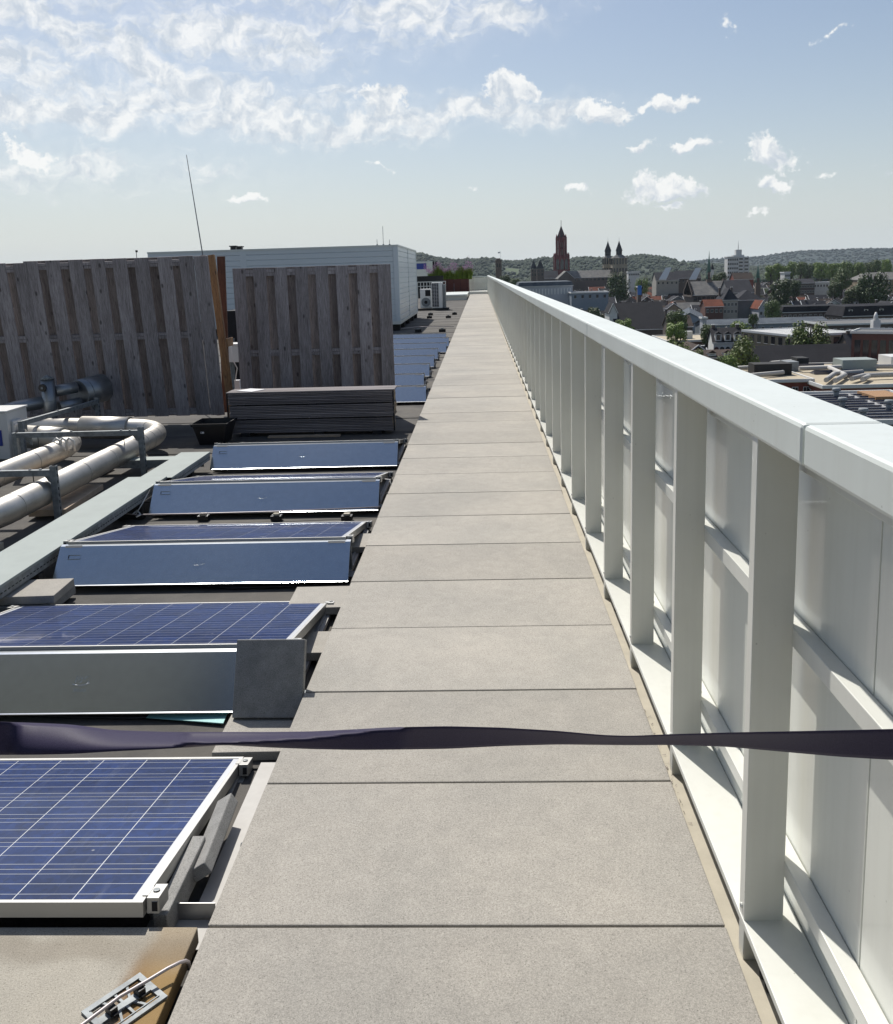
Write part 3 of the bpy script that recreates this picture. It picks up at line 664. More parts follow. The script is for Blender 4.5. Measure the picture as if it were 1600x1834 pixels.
def frame(label, x1, y0, x0, y1, top):
    root = thing('pipe_support', label, 'pipe support', (x1, y0, 0), 0, 'galvanised frames holding the silver pipes')
    dx, dy = x0-x1, y1-y0
    MB().box(-.022, .022, -.022, -.019, 0, top+.03, 'galv').box(-.022, -.019, -.019, .022, 0, top+.03, 'galv').box(.019, .022, -.019, .022, 0, top+.03, 'galv').build('post', root)
    sm = MB()
    z = .03
    while z < top: sm.box(.0222, .0232, -.006, .006, z, z+.022, 'black_gap'); z += .05
    sm.build('slots', root)
    ang = math.atan2(dy, dx); L = math.hypot(dx, dy)
    Mx = Matrix.Rotation(ang, 4, 'Z')
    MB().box(.02, L, -.02, -.0175, top-.045, top, 'galv', Mx).box(.02, L, .0175, .02, top-.045, top, 'galv', Mx).box(.02, L, -.0175, .0175, top-.0025, top, 'galv', Mx).build('beam', root)
    MB().box(L-.02, L+.02, -.022, .022, 0, top, 'galv', Mx).build('post', root)
    for s in (.06, L-.10):
        o = MB().prism([(0, 0), (.10, 0), (.04, -.09), (0, -.12)][::-1], -.0265, -.0235, 'galv', 'y').build('gusset', root, 0, Mx @ V((s-.04, 0, top-.004))); o.rotation_euler = (0, 0, ang)
    for s in (.10, .18, L*.55):
        MB().tube([V((0, 0, 0)), V((0, 0, .008))], .011, 'galv', 6).build('bolt', root, 0, Mx @ V((s, 0, top)))
    for s in ((.16, L*.82) if abs(dy) < .3 else ()):
        MB().tube([V((0, 0, 0)), V((0, 0, -.10))], .004, 'black_plastic', 6).build('hanger', root, 0, Mx @ V((s, 0, top-.045)))
    return root
frame('nearest galvanised frame across the silver pipes', -3.19, 6.5, -4.25, 6.5, .385)
frame('middle galvanised frame across the silver pipes, beside the bend', -3.09, 8.0, -4.25, 8.0, .42)
frame('far galvanised frame in front of the wooden screen', -4.42, 10.2, -4.55, 8.7, .42)
# riser with cone cap, drum and short pipes
rv = thing('vent_riser', 'upright silver pipe with pointed cap and round black valve', 'vent pipe', (-4.90, 10.05, 0))
MB().tube([(0, 0, .12), (0, 0, .69)], .074, 'pipe_dark', 24).build('pipe', rv); MB().tube([(0, 0, .69), (0, 0, .735)], [.085, .004], 'galv', 24).build('cap', rv); MB().tube([(0, 0, .44), (0, 0, .445)], .076, 'galv', 24).build('joint_ring', rv)
MB().tube([(-.02, -.07, .60), (-.02, -.10, .60)], .042, 'black_plastic', 16).tube([(-.02, -.10, .60), (-.02, -.105, .60)], .014, 'galv', 12).build('valve', rv)
dr = thing('expansion_drum', 'big dark grey insulated drum set through the wooden screen', 'drum', (-4.66, 10.4, .48))
dd = V((.45, .9, .10)).normalized()
MB().tube([-dd*.06, dd*.30], .165, 'pipe_dark', 32).build('drum', dr); MB().tube([dd*.02, dd*.03], .168, 'galv', 32).build('band', dr)
MB().tube([(-.03, -.10, .08), (-.20, -.28, .06)], .066, 'pipe_dark', 20).build('connection', dr); MB().tube([(.0, -.10, -.10), (-.16, -.30, -.12)], .062, 'pipe_dark', 20).build('connection', dr)
mk_pipe('dark insulated pipe between the white outdoor unit and the capped riser', [V((-5.45, 9.7, .33)), V((-5.2, 9.9, .40)), V((-4.95, 10.05, .43))], .072, [.3], (), m='pipe_dark')
# outdoor unit at the left edge
ac = thing('outdoor_unit', 'white outdoor cooling unit with blue label cut by the left edge of the picture', 'air conditioner', (-4.77, 8.85, -.05))
MB().box(-.95, 0, 0, .42, .06, .535, 'white_plastic').build('casing', ac, .008); MB().box(-.96, .01, -.01, .43, .537, .555, 'white_plastic').build('lid', ac, .004)
MB().box(.002, .03, .07, .26, .16, .44, 'white_plastic').build('valve_cover', ac, .008); MB().box(.031, .04, .08, .25, .39, .41, 'label_white').build('grip', ac, .002)
MB().box(-.40, -.065, -.006, -.001, .20, .36, 'blue_label').build('label', ac); MB().box(-.40, -.115, -.006, -.001, .12, .195, 'label_white').build('label', ac)
t1 = link('letters', textmesh('ment', .055, .001, 'ink'), ac, (-.17, -.004, .425), (R(90), 0, 0)); t2 = link('letters', textmesh('nc', .05, .001, 'ink'), ac, (-.135, -.004, .382), (R(90), 0, 0))
MB().tube([(-.16+.03*math.cos(a), -.008, .27+.03*math.sin(a)) for a in [i*.45 for i in range(12)]], .003, 'label_white', 5).build('emblem', ac)
MB().box(-.9, -.82, .02, .4, 0, .058, 'galv').box(-.12, -.04, .02, .4, 0, .058, 'galv').build('feet', ac)
o = thing('pipe_clamps', 'cluster of white pipe clamps under the middle galvanised frame', 'clamp', (-3.86, 8.12, .22))
for k in range(3):
    MB().tube([V((-.1+k*.06, 0, .0)), V((-.1+k*.06, 0, .09)), V((-.07+k*.06, 0, .12)), V((-.03+k*.06, 0, .09)), V((-.03+k*.06, 0, .0))], .012, 'white_plastic', 8).build('clamp', o)

# ================================================================== WOODEN SCREENS
def plank_mesh(L, w, th, m):
    return MB().box(-w/2, w/2, -th/2, th/2, 0, L, m).mesh('board', .003)
def screen(label, x0, x1, ybot, ytop, zb, zt, pitch, bw, nfront, offs, rails, pos):
    root = thing('wooden_screen', label, 'fence panel', (x0, ybot, zb))
    L = math.hypot(zt-zb, ytop-ybot); lean = math.atan2(-(ytop-ybot), zt-zb)
    fm = plank_mesh(L, bw, .018, 'wood_grey'); bmsh = plank_mesh(L*.999, bw, .018, 'wood_brown_shaded')  # back boards get a darker colour that paints in the shade of the gaps
    for i in range(nfront):
        x = offs+i*pitch
        o = link('board', fm, root, (x+random.uniform(-.006, .006), -.035, random.uniform(-.004, .003)), (lean, R(random.uniform(-.2, .2)), 0))
    for i in range(nfront-1):
        x = offs+(i+.5)*pitch
        link('board', bmsh, root, (x+random.uniform(-.006, .006), .014, 0), (lean, R(random.uniform(-.3, .3)), 0))
    for z in rails:
        for dz in (-.02, .02):
            o = MB().box(0, x1-x0, -.024, .005, -.018, .018, 'wood_grey').mesh('rail'); r_ = link('rail', o, root, Matrix.Rotation(lean, 3, 'X') @ V((0, -.012, z*L+dz))); r_.rotation_euler = (lean, 0, 0)
    return root
def rail_long(m): pass
sc1 = screen('large grey wooden screen at the left, right half, behind the silver pipes', -5.42, -3.27, 11.0, 10.75, .10, 2.02, .265, .168, 8, .14, (.965, .52, .03), 0)
_b = [c for c in sc1.children if c.name.startswith('board')][0]; _c = _b.copy(); COL.objects.link(_c); _c.parent = sc1; _c.location.x = .14+7*.265+.172
screen('large grey wooden screen at the left edge of the picture', -7.52, -5.28, 11.0, 10.75, .12, 2.00, .265, .168, 8, .26, (.965, .52, .03), 0)
screen('smaller grey wooden screen behind the stack of decking boards', -3.02, -1.09, 11.28, 11.25, .06, 1.868, .2545, .155, 8, .078, (.965, .42, .03), 0)
for pt_, pb_, Yt, Yb, mt, w_, dp_, lb in (((378, 457), (411, 705), 11.25, 10.95, 'wood_honey', .085, .06, 'honey brown post leaning between the two wooden screens'), ((396, 459), (405, 700), 11.6, 11.5, 'wood_red', .10, .03, 'reddish grooved board standing between the two wooden screens'), ((364, 457), (394, 752), 11.3, 11.25, 'wood_brown_shaded', .06, .05, 'dark brown post at the right edge of the large screen')):
    a_ = ony(*pb_, Yb); b_ = ony(*pt_, Yt); d = b_-a_; a_ = a_-d*((a_.z-.05)/d.z); d = b_-a_; L = d.length
    o = MB().box(-w_/2, w_/2, -dp_/2, dp_/2, 0, L, mt).build('timber_post', bevel=.004, loc=a_); o.rotation_euler = (math.atan2(-d.y, d.z), math.atan2(d.x, d.z), 0); tag(o, lb, 'post')
o = MB().box(-.02, .02, -.16, .10, 0, .1, 'wood_honey').build('timber_offcut', bevel=.003, loc=(-3.13, 11.25, .92)); tag(o, 'short honey coloured cross piece between the leaning posts', 'timber')
# crate
cr = thing('plastic_tub', 'black plastic tub with a small white label beside the decking stack', 'tub', (-2.90, 9.62, 0))
cm_ = MB(); 
def frust(mb, a0, b0, z0, a1, b1, z1, m, t=.008):
    o_ = [(-a0, -b0, z0), (a0, -b0, z0), (a0, b0, z0), (-a0, b0, z0), (-a1, -b1, z1), (a1, -b1, z1), (a1, b1, z1), (-a1, b1, z1)]
    i_ = [(x*(1-t/abs(x)) if x else 0, yv*(1-t/abs(yv)), z+(t if z == z0 else 0)) for x, yv, z in o_]
    mb.add(o_+i_, [(0, 3, 2, 1), (0, 1, 5, 4), (1, 2, 6, 5), (2, 3, 7, 6), (3, 0, 4, 7), (8, 9, 10, 11), (8, 12, 13, 9), (9, 13, 14, 10), (10, 14, 15, 11), (11, 15, 12, 8), (4, 5, 13, 12), (5, 6, 14, 13), (6, 7, 15, 14), (7, 4, 12, 15)], m)
frust(cm_, .13, .15, 0, .185, .20, .225, 'black_plastic'); cm_.build('tub', cr)
MB().box(-.195, .195, -.21, -.20, .205, .235, 'black_plastic').box(-.195, .195, .20, .21, .205, .235, 'black_plastic').box(-.195, -.186, -.2, .2, .205, .235, 'black_plastic').box(.186, .195, -.2, .2, .205, .235, 'black_plastic').build('rim', cr)
lb_ = MB().box(-.10, -.062, -.005, 0, .13, .15, 'label_white').box(-.095, -.085, -.006, -.0052, .134, .146, 'ink').build('label', cr, 0, (0, -.19, 0))
# decking stack
ds = thing('decking_stack', 'stack of dark weathered decking boards in three bundles in front of the smaller screen', 'board stack', (-2.82, 9.90, 0), R(-.6))
bmd = {}
z = .045
layer = 0
for bundle in range(3):
    n = (8, 8, 7)[bundle]
    for k in range(n):
        jx = random.uniform(-.004, .004)+(.012 if bundle == 1 else 0); jy = random.uniform(-.003, .003)
        for h in range(2):
            key = 'b'
            mb = MB().box(0, 1.83, 0, .145, 0, .0128, 'deck_wood').box(1.8302, 1.832, .001, .144, .0004, .0124, 'deck_end')
            o = mb.build('decking_board', ds, 0, (jx+.004*(bundle-1), jy+h*.150, z))
        z += .0182
    if bundle < 2:
        for xx in (.1, .9, 1.65):
            MB().box(0, .08, .01, .29, 0, .011, 'black_gap').build('spacer', ds, 0, (xx, 0, z)); 
        z += .0125
z_top = z
MB().box(-.012, 1.86, -.012, .152, 0, .014, 'deck_wood').build('top_board', ds, .002, (0, 0, z)); MB().box(-.012, 1.86, .155, .315, 0, .014, 'deck_wood').build('top_board', ds, .002, (0, 0, z))
MB().box(1.835, 1.85, -.002, .012, .04, z_top, 'black_gap').box(-.014, 0, -.002, .012, .04, z_top, 'black_gap').build('strap', ds)
for xx in (.12, .95, 1.6): MB().box(0, .1, 0, .3, 0, .043, 'black_rubber').build('foot', ds, 0, (xx, 0, 0))
MB().box(.45, 1.25, -.02, .05, .0, .02, 'lath').build('batten', ds, 0, (0, -.08, 0))
o = MB().box(-.13, .1, -.10, .12, 0, .004, 'label_white').build('paper_sheet', loc=(-2.58, 10.03, z_top+.016)); o.rotation_euler = (0, 0, R(-30)); tag(o, 'white sheet lying on the left end of the decking stack', 'sheet')
o = thing('gutter_pipe', 'pale grey downpipe piece standing between the screens', 'pipe', (-3.24, 11.9, 0)); MB().box(-.035, .035, -.03, .03, .05, .42, 'label_white').build('pipe', o, .004); MB().box(-.036, .10, -.03, .03, .02, .06, 'white_plastic').build('foot', o)
o = MB().tube([V((-3.3, 11.9, .95)), V((-3.28, 11.88, .7)), V((-3.22, 11.86, .58)), V((-3.26, 11.87, .42))], .007, 'white_plastic', 8).build('rope'); tag(o, 'white rope hanging between the screens', 'rope')
bk = thing('black_cabinet', 'tall black cabinet seen between the two wooden screens', 'cabinet', (ony(408, 620, 14.6).x, 14.6, 0)); MB().box(0, .82, 0, .5, .1, 1.24, 'black_gap').build('body', bk, .01); MB().box(.1, .12, -.01, 0, .6, .8, 'galv').build('handle', bk)
o = thing('storage_box', 'small white box on the roof seen between the screens', 'box', (-3.9, 13.6, 0)); MB().box(0, .35, 0, .3, .5, .75, 'white_plastic').build('body', o, .005); MB().box(-.01, .36, -.01, .31, .752, .78, 'white_plastic').build('lid', o, .004); MB().box(.05, .1, .05, .25, 0, .5, 'galv').build('leg', o)

# ================================================================== CONTAINER
ct = thing('clad_container', 'white plant container with horizontal ribbed cladding behind the wooden screens', 'container', (-2.5, 28.5, 0))
CW, CD, CZ0, CZ1 = 7.8, 8.2, .20, 2.64
MB().box(-CW, -.03, .03, CD-.03, CZ0+.05, CZ1-.04, 'cladding').build('core', ct)
rib = MB().prism([(0, 0), (-.018, .012), (-.018, .15), (0, .162)][::-1], 0, 1, 'cladding', 'x').mesh('cladding_strip')
for (xa, xb) in ((-CW+.12, -4.92), (-4.72, -.16)):
    for k in range(14):
        o = link('cladding_strip', rib, ct, (xa, .028, CZ0+.10+k*.166)); o.scale = (xb-xa, 1, 1)
ribs = MB().prism([(0, 0), (.018, .012), (.018, .15), (0, .162)], 0, 1, 'cladding', 'y').mesh('cladding_strip')
for (ya, yb) in ((.14, 4.0), (4.14, CD-.14)):
    for k in range(14):
        o = link('cladding_strip', ribs, ct, (-.028, ya, CZ0+.10+k*.166)); o.scale = (1, yb-ya, 1)
for (x, yv, w_, d_) in ((-.15, 0, .155, .13), (-CW-.01, 0, .13, .13), (-4.92, -.002, .2, .03), (-.03, 4.0, .035, .14), (-.1, CD-.13, .105, .13)):
    MB().box(x, x+w_, yv, yv+d_, CZ0, CZ1-.05, 'cladding').build('corner_post', ct)
MB().box(-CW-.02, .02, -.012, CD+.01, CZ1-.048, CZ1, 'white_cap').build('roof_edge', ct); MB().box(-CW, .01, -.01, CD, CZ0, CZ0+.09, 'white_cap').build('base_beam', ct)
for yv in (.1, 1.9, 4.0, 6.0, 7.8):
    for x in (-.45, -4, -7.5): MB().box(x, x+.42, yv, yv+.35, 0, CZ0-.002, 'black_rubber').build('foot', ct)
for x, hh in ((-5.3, .1), (-5.1, .08)):
    o = MB().box(0, .16, 0, .16, 0, hh, 'black_plastic').box(-.03, .19, -.03, .19, hh, hh+.03, 'black_plastic').build('roof_vent', loc=(-2.5+x+.02, 28.8, CZ1)); tag(o, 'small black vent on top of the white container, %s of the two' % ('left' if x < -5.2 else 'right'), 'vent', 'vents on the container roof')
for k, (x, h) in enumerate(((-.95, .62), (-1.15, .22), (-.75, .2))):
    o = MB().tube([V((0, 0, 0)), V((0, 0, h))], .008, 'galv', 6).tube([V((0, 0, 0)), V((0, 0, .06))], .03, 'galv', 8).build('aerial', loc=(-2.5+x+.4, 29.6, CZ1)); tag(o, ('tallest', 'left short', 'right short')[k]+' rod aerial at the right end of the container roof', 'aerial')
an = thing('lightning_rod', 'tall thin leaning rod rising behind the large wooden screen', 'lightning rod', (-3.80, 12.0, 0))
tp = ony(334, 277, 12.0); bt = ony(363, 455, 12.0)
MB().tube([V((0, 0, .1)), V((bt.x+3.80, 0, bt.z)), V((tp.x+3.80, 0, tp.z))], [.010, .008, .0045], 'galv', 8).build('rod', an); MB().tube([V((0, 0, 0)), V((0, 0, .1))], .16, 'slab_dark', 16).build('base', an)
wv = thing('weather_vane', 'tiny cross shaped weather vane above the large wooden screen', 'weather vane', tuple(ony(245, 462, 60)))
wv.location.z = ony(245, 478, 60).z
MB().tube([V((0, 0, -.2)), V((0, 0, 1.05))], .02, 'black_gap', 6).tube([V((-.2, 0, .55)), V((.2, 0, .55))], .02, 'black_gap', 6).build('cross', wv); MB().box(-.05, .1, -.01, .01, .95, 1.08, 'black_gap').build('cock', wv)
MB().tube([V((0, 0, -8)), V((0, 0, -.2))], .05, 'galv', 8).build('mast', wv)

# ================================================================== FAR ROOF KIT
for k, (a, b) in enumerate(((515-0, 1245), (495, 1300), (835, 1295), (945, 1235), (295, 1550), (725, 1545))):
    p = onz(720+a/10, 440+b/10, 0)
    nmz = ('third farthest, left', 'behind-left of the container shadow', 'middle of the far group', 'right one of the far group', 'in the container shadow', 'nearest, right of the container shadow')[k]
    o = thing('roof_weight', 'small black wire support block on the roof, '+nmz, 'block', p, 0, 'small wire blocks on the far roof')
    MB().box(-.10, .10, -.07, .07, 0, .09, 'black_rubber').build('block', o, .01); MB().box(-.04, .04, -.03, .03, .091, .12, 'galv').build('clip', o)
o = MB().tube([V((-2.4, 27.5, .12)), V((-1.9, 27.4, .17)), V((-.8, 27.27, .15))], .012, 'steel_wire', 6).build('lightning_wire'); tag(o, 'thin wire between the blocks beside the container shadow', 'wire')
ac2 = thing('outdoor_unit', 'tall grey outdoor unit with a dark grille beyond the container', 'air conditioner', (-2.30, 43.6, 0))
MB().box(0, .52, 0, .8, .10, 1.30, 'white_plastic').build('casing', ac2, .01)
gm = MB().box(.03, .34, -.012, -.002, .16, 1.26, 'black_gap').build('grille', ac2)
sl2 = MB().box(.03, .34, -.022, -.013, 0, .012, 'label_white').mesh('grille_bar')
for k in range(16): link('grille_bar', sl2, gm, (0, 0, .19+k*.066))
for x in (.13, .235): MB().box(x, x+.01, -.026, -.022, .16, 1.26, 'label_white').build('grille_bar', gm)
MB().box(-.7, .8, -.2, .9, 0, .095, 'black_rubber').build('plinth', ac2)
MB().box(.53, .66, .1, .9, .1, 1.2, 'galv').build('side_cover', ac2)
ac3 = thing('outdoor_unit', 'lower white outdoor unit with round fan, left of the grilled one', 'air conditioner', (-2.88, 44.2, 0))
MB().box(0, .52, 0, .5, .10, 1.0, 'white_plastic').build('casing', ac3, .01)
MB().tube([V((.27, -.004, .37)), V((.27, -.02, .37))], .22, 'galv', 24).build('fan', ac3); MB().tube([V((.27, -.021, .37)), V((.27, -.03, .37))], .08, 'black_gap', 12).build('hub', ac3)
MB().box(.25, .5, -.01, -.002, .66, .95, 'black_gap').build('grille', ac3)
rr = thing('balcony_rail', 'white barred rail behind the outdoor units', 'railing', (-4.0, 56, 0))
MB().box(0, 1.95, -.02, .02, 1.20, 1.25, 'white_paint').build('top_rail', rr); MB().box(0, 1.95, -.02, .02, .95, .99, 'white_paint').build('middle_rail', rr)
bar = MB().box(0, .04, -.015, .015, .1, 1.2, 'white_paint').mesh('bar')
for k in range(11): link('bar', bar, rr, (k*.19, 0, 0))
bw2 = thing('dark_wall', 'dark low wall behind the white barred rail', 'wall', (-4.6, 66, 0)); MB().box(0, 2.0, 0, .3, 0, 1.55, 'black_rubber').build('wall', bw2)
pl = thing('planter', 'dark red planter of tall grasses at the far end of the roof', 'planter', (-3.5, 71.2, 0))
MB().box(0, 2.66, 0, 1.0, .12, 1.25, 'planter').build('box', pl, .02); MB().box(1.5, 1.53, -.02, -.002, .2, .9, 'galv').build('pipe', pl)
for k in range(6): MB().box(k*.5, k*.5+.02, -.012, -.001, .13, 1.24, 'black_gap').build('joint', pl)
gr = MB()
for i in range(5200):
    x = random.uniform(-.45, 2.9); yv = random.uniform(.0, .9); hh = random.uniform(.35, 1.05)*(1-.5*max(0, -x))*(.8+.35*math.sin(x*5.3)*math.sin(x*2.1+1)); a = random.uniform(0, 6.28); w_ = .016; lx, ly = random.gauss(0, .10), random.gauss(0, .10)
    b0 = V((x, yv, 1.2)); b1 = b0+V((lx*.5, ly*.5, hh*.6)); b2 = b0+V((lx*1.3, ly*1.3, hh)); s_ = V((math.cos(a), math.sin(a), 0))*w_
    gr.add([b0-s_, b0+s_, b1+s_, b1-s_, b2], [(0, 1, 2, 3), (3, 2, 4)], 'leaf')
g_ = gr.build('grass', pl); tag(g_, kind='stuff'); g_.color = (1.6, 1.5, .8, 1)
fl = MB()
for i in range(1300):
    x = random.uniform(-.8, 3.0); p = V((x, random.uniform(0, .9), 1.2+random.gauss(.95, .2)*(.9+.2*math.sin(x*5.3))))
    if p.z < 1.65: continue
    r_ = random.uniform(.012, .035); 
    fl.add([p+V((-r_, 0, 0)), p+V((0, 0, -r_)), p+V((r_, 0, 0)), p+V((0, 0, r_)), p+V((0, -r_, 0)), p+V((0, r_, 0))], [(0, 1, 4), (1, 2, 4), (2, 3, 4), (3, 0, 4), (1, 0, 5), (2, 1, 5), (3, 2, 5), (0, 3, 5)], 'flower')
tag(fl.build('blossom', pl), kind='stuff')
wb = thing('roof_cabin', 'white cabin with dark blue window band beyond the container', 'cabin', (-6.6, 90, 0))
MB().box(0, 2.0, 0, 4, -3, 2.80, 'white_paint').build('body', wb); MB().box(-.05, 2.05, -.05, 4, 2.80, 2.9, 'white_cap').build('roof', wb); MB().box(.0, 1.45, -.02, -.002, 2.15, 2.72, 'blue_label').build('window', wb)
MB().box(-2, 3, -.5, 6, G, -3.01, 'wall').build('base_building', wb)
for k, px_ in enumerate((776.5, 781.5)):
    p = ony(px_, 468, 86); o = MB().tube([V((0, 0, -4)), V((0, 0, p.z-.0))], .06, 'black_gap', 8).box(-.09, .09, -.09, .09, p.z-.55, p.z, 'black_gap').build('flue', loc=(p.x, 86, 0)); tag(o, 'thin black flue above the planter grasses, %s one' % ('left', 'right')[k], 'flue')
# ================================================================== CITY
rnd = random.Random(11)
def PX(px, Y, py=490): return ony(px, py, Y).x
def PZ(px, py, Y): return ony(px, py, Y).z
def hor(px): return 487-.0293*(px-859)
# ---- ground
def gridmesh(name, xs_, ys_, fz, m):
    vs = [(x, y, fz(x, y)) for y in ys_ for x in xs_]; n = len(xs_)
    fs = [(j*n+i, j*n+i+1, (j+1)*n+i+1, (j+1)*n+i) for j in range(len(ys_)-1) for i in range(n-1)]
    me = bpy.data.meshes.new(name); me.from_pydata(vs, [], fs); me.materials.append(M[m]); me.polygons.foreach_set('use_smooth', [True]*len(fs)); me.update()
    return link(name, me)
struct(gridmesh('ground', [-9000, -3000, -600, 0, 600, 3000, 9000], [-2500, -300, 300, 1200, 2600, 6000, 9500], lambda x, y: G, 'ground'))
for k, (x0, x1, y0, y1, rz) in enumerate(((30, 44, 60, 900, -9), (60, 150, 246, 256, 0), (10, 420, 520, 529, 5), (90, 101, 150, 700, -12))):
    o = MB().box(x0-(x0+x1)/2, (x1-x0)/2, y0-(y0+y1)/2, (y1-y0)/2, 0, .12, 'street').build('street', loc=((x0+x1)/2, (y0+y1)/2, G)); o.location.z += k*.02; o.rotation_euler = (0, 0, R(rz)); struct(o)
# ---- hills: skyline read as heights on real ridges
def interp(pts, x):
    if x <= pts[0][0]: return pts[0][1]
    for (a, b), (c, d) in zip(pts, pts[1:]):
        if x <= c: return b+(d-b)*(x-a)/(c-a)
    return pts[-1][1]
near_sky = [(300, 478), (560, 474), (735, 462), (751, 457), (770, 461), (790, 466), (812, 468.5), (842, 468), (858, 468), (870, 465), (882, 467), (895, 470), (912, 471), (930, 471), (955, 468.5), (974, 464.5), (1000, 466.5), (1019, 467), (1041, 464.5), (1081, 465.5), (1110, 464), (1124, 463), (1143, 460), (1156, 461), (1180, 464.5), (1200, 468), (1222, 472), (1260, 476), (1330, 480), (1700, 478), (2100, 480)]
far_sky = [(300, 486), (900, 474), (1180, 472), (1215, 471), (1240, 469.5), (1255, 467), (1275, 466.5), (1301, 465.5), (1330, 463), (1364, 460), (1399, 454), (1430, 452), (1456, 450.5), (1490, 449.5), (1528, 448), (1600, 448), (1700, 446), (1900, 452), (2200, 460)]
fieldzones = [(902, 932, .22, .45), (1205, 1262, .55, .97)]
def hill(name, sky, Y0, Y1, m, n, rough, nx=480, ny=14):
    vs = []; fs = []
    for j in range(ny+1):
        t = j/ny; Y = Y0+(Y1-Y0)*t; s = math.sin(min(1, t*1.25)*math.pi/2)**1.3
        for i in range(nx+1):
            px_ = 250+(2150-250)*i/nx
            top = interp(sky, px_); zt = EYE.z+(hor(px_)-top)/1631*(Y0+(Y1-Y0)*.8)
            X = (px_-859)/1631*Y
            zz = G-1+(zt-G+1)*s*(1 if t <= .8 else 1-.4*(t-.8)/.2)
            zz += rough*(math.sin(px_*.31+j)*.5+math.sin(px_*.13+j*1.7))*s
            vs.append((X, Y, zz))
    for j in range(ny):
        for i in range(nx): a = j*(nx+1)+i; fs.append((a, a+1, a+nx+2, a+nx+1))
    me = bpy.data.meshes.new(name); me.from_pydata(vs, [], fs); me.materials.append(M[m]); me.materials.append(M['field']); me.polygons.foreach_set('use_smooth', [True]*len(fs))
    if m == 'hill':
        me.polygons.foreach_set('material_index', [1 if any(a+6*math.sin(j*2.1) < 250+1900*i/nx < b+9*math.sin(j*1.3) and c < (j+.5)/ny < d for a, b, c, d in fieldzones) else 0 for j in range(ny) for i in range(nx)])
    me.update()
    return struct(link(name, me)), vs
h1, hv1 = hill('wooded_hill', near_sky, 1900, 2900, 'hill', 0, 1.5)
h2, hv2 = hill('far_hill', far_sky, 3900, 5000, 'far_hill', 0, 2.5)
# woodland on the hills: lumpy crowns standing on the slope
ico = bmesh.new(); bmesh.ops.create_icosphere(ico, subdivisions=1, radius=1); IV = [v.co.copy() for v in ico.verts]; IF = [tuple(v.index for v in f.verts) for f in ico.faces]; ico.free()
def blobs(name, pts, m, label=None):
    nv = len(IV); V_ = np.array([tuple(v) for v in IV]); F_ = np.array(IF)
    P = np.array([p[:3] for p in pts]); Rr = np.array([p[3] for p in pts])
    rg = np.random.RandomState(3)
    jit = 1+rg.uniform(-.2, .2, (len(pts), nv, 1)); sc = np.stack([Rr, Rr, Rr*rg.uniform(.8, 1.2, len(pts))], 1)[:, None, :]
    vs = (V_[None]*sc*jit+P[:, None, :]).reshape(-1, 3); fs = (F_[None]+(np.arange(len(pts))*nv)[:, None, None]).reshape(-1, 3)
    me = bpy.data.meshes.new(name); me.vertices.add(len(vs)); me.vertices.foreach_set('co', vs.ravel()); me.loops.add(fs.size); me.loops.foreach_set('vertex_index', fs.ravel().astype('i'))
    me.polygons.add(len(fs)); me.polygons.foreach_set('loop_start', np.arange(0, fs.size, 3, dtype='i')); me.polygons.foreach_set('use_smooth', [True]*len(fs)); me.materials.append(M[m]); me.update(); me.validate()
    return tag(link(name, me), label, 'wood', kind='stuff')
def slope_pt(vs, nx, ny, u, t):
    i = min(int(u*nx), nx-1); j = min(int(t*ny), ny-1); a = V(vs[j*(nx+1)+i]); b = V(vs[(j+1)*(nx+1)+i+1]); return a.lerp(b, rnd.random())
pts = []
for k in range(13000):
    u = rnd.random(); t = rnd.random()**.8*.86; px_ = 250+1900*u
    if any(a < px_ < b and c < t < d for a, b, c, d in fieldzones) and rnd.random() < .93: continue
    p = slope_pt(hv1, 480, 14, u, t); r_ = rnd.uniform(4, 8); pts.append((p.x, p.y, p.z+r_*.1, r_))
blobs('hillside_wood', pts, 'hill', 'dark green deciduous wood covering the nearer hills')
pts = []
for k in range(4500):
    u = rnd.uniform(.3, 1); t = rnd.random()**.7*.86; p = slope_pt(hv2, 480, 14, u, t); r_ = rnd.uniform(7, 12); pts.append((p.x, p.y, p.z-r_*.25, r_))
blobs('ridge_wood', pts, 'far_hill', 'wood with haze blue put into its colour, covering the long far ridge at the right')
pts = []
for k in range(2600):
    Y = rnd.uniform(1150, 2000); px_ = rnd.uniform(700, 1750); X = (px_-859)/1631*Y; r_ = rnd.uniform(5, 9); pts.append((X, Y, G+r_*.9, r_))
blobs('valley_wood', pts, 'hill', 'belt of trees between the town and the hills')
# ---- trees
def crown_mesh(seed, n=1500, leaf=.055):
    rg = random.Random(seed); mb = MB(); cl = []
    for k in range(26):
        a = rg.uniform(0, 6.283); zc = rg.uniform(-.75, .8); rr_ = math.sqrt(max(.05, 1-zc*zc))*rg.uniform(.25, .78)
        cl.append((V((math.cos(a)*rr_, math.sin(a)*rr_, zc*.8)), rg.uniform(.22, .42)))
    for c, r_ in cl:
        for k in range(n//10):
            d = V((rg.gauss(0, 1), rg.gauss(0, 1), rg.gauss(0, 1))).normalized()*r_*rg.uniform(.72, 1.05); p = c+d
            nrm = (d.normalized()+V((rg.uniform(-.7, .7), rg.uniform(-.7, .7), rg.uniform(-.4, .9)))).normalized(); t1_ = nrm.orthogonal().normalized(); t2_ = nrm.cross(t1_)
            s_ = leaf*rg.uniform(.7, 1.5)
            mb.add([p-t1_*s_, p-t2_*s_*.6, p+t1_*s_, p+t2_*s_*.6], [(0, 1, 2, 3)], 'leaf')
    return mb
CR = [crown_mesh(s).mesh('crown') for s in (1, 2, 3, 4)]
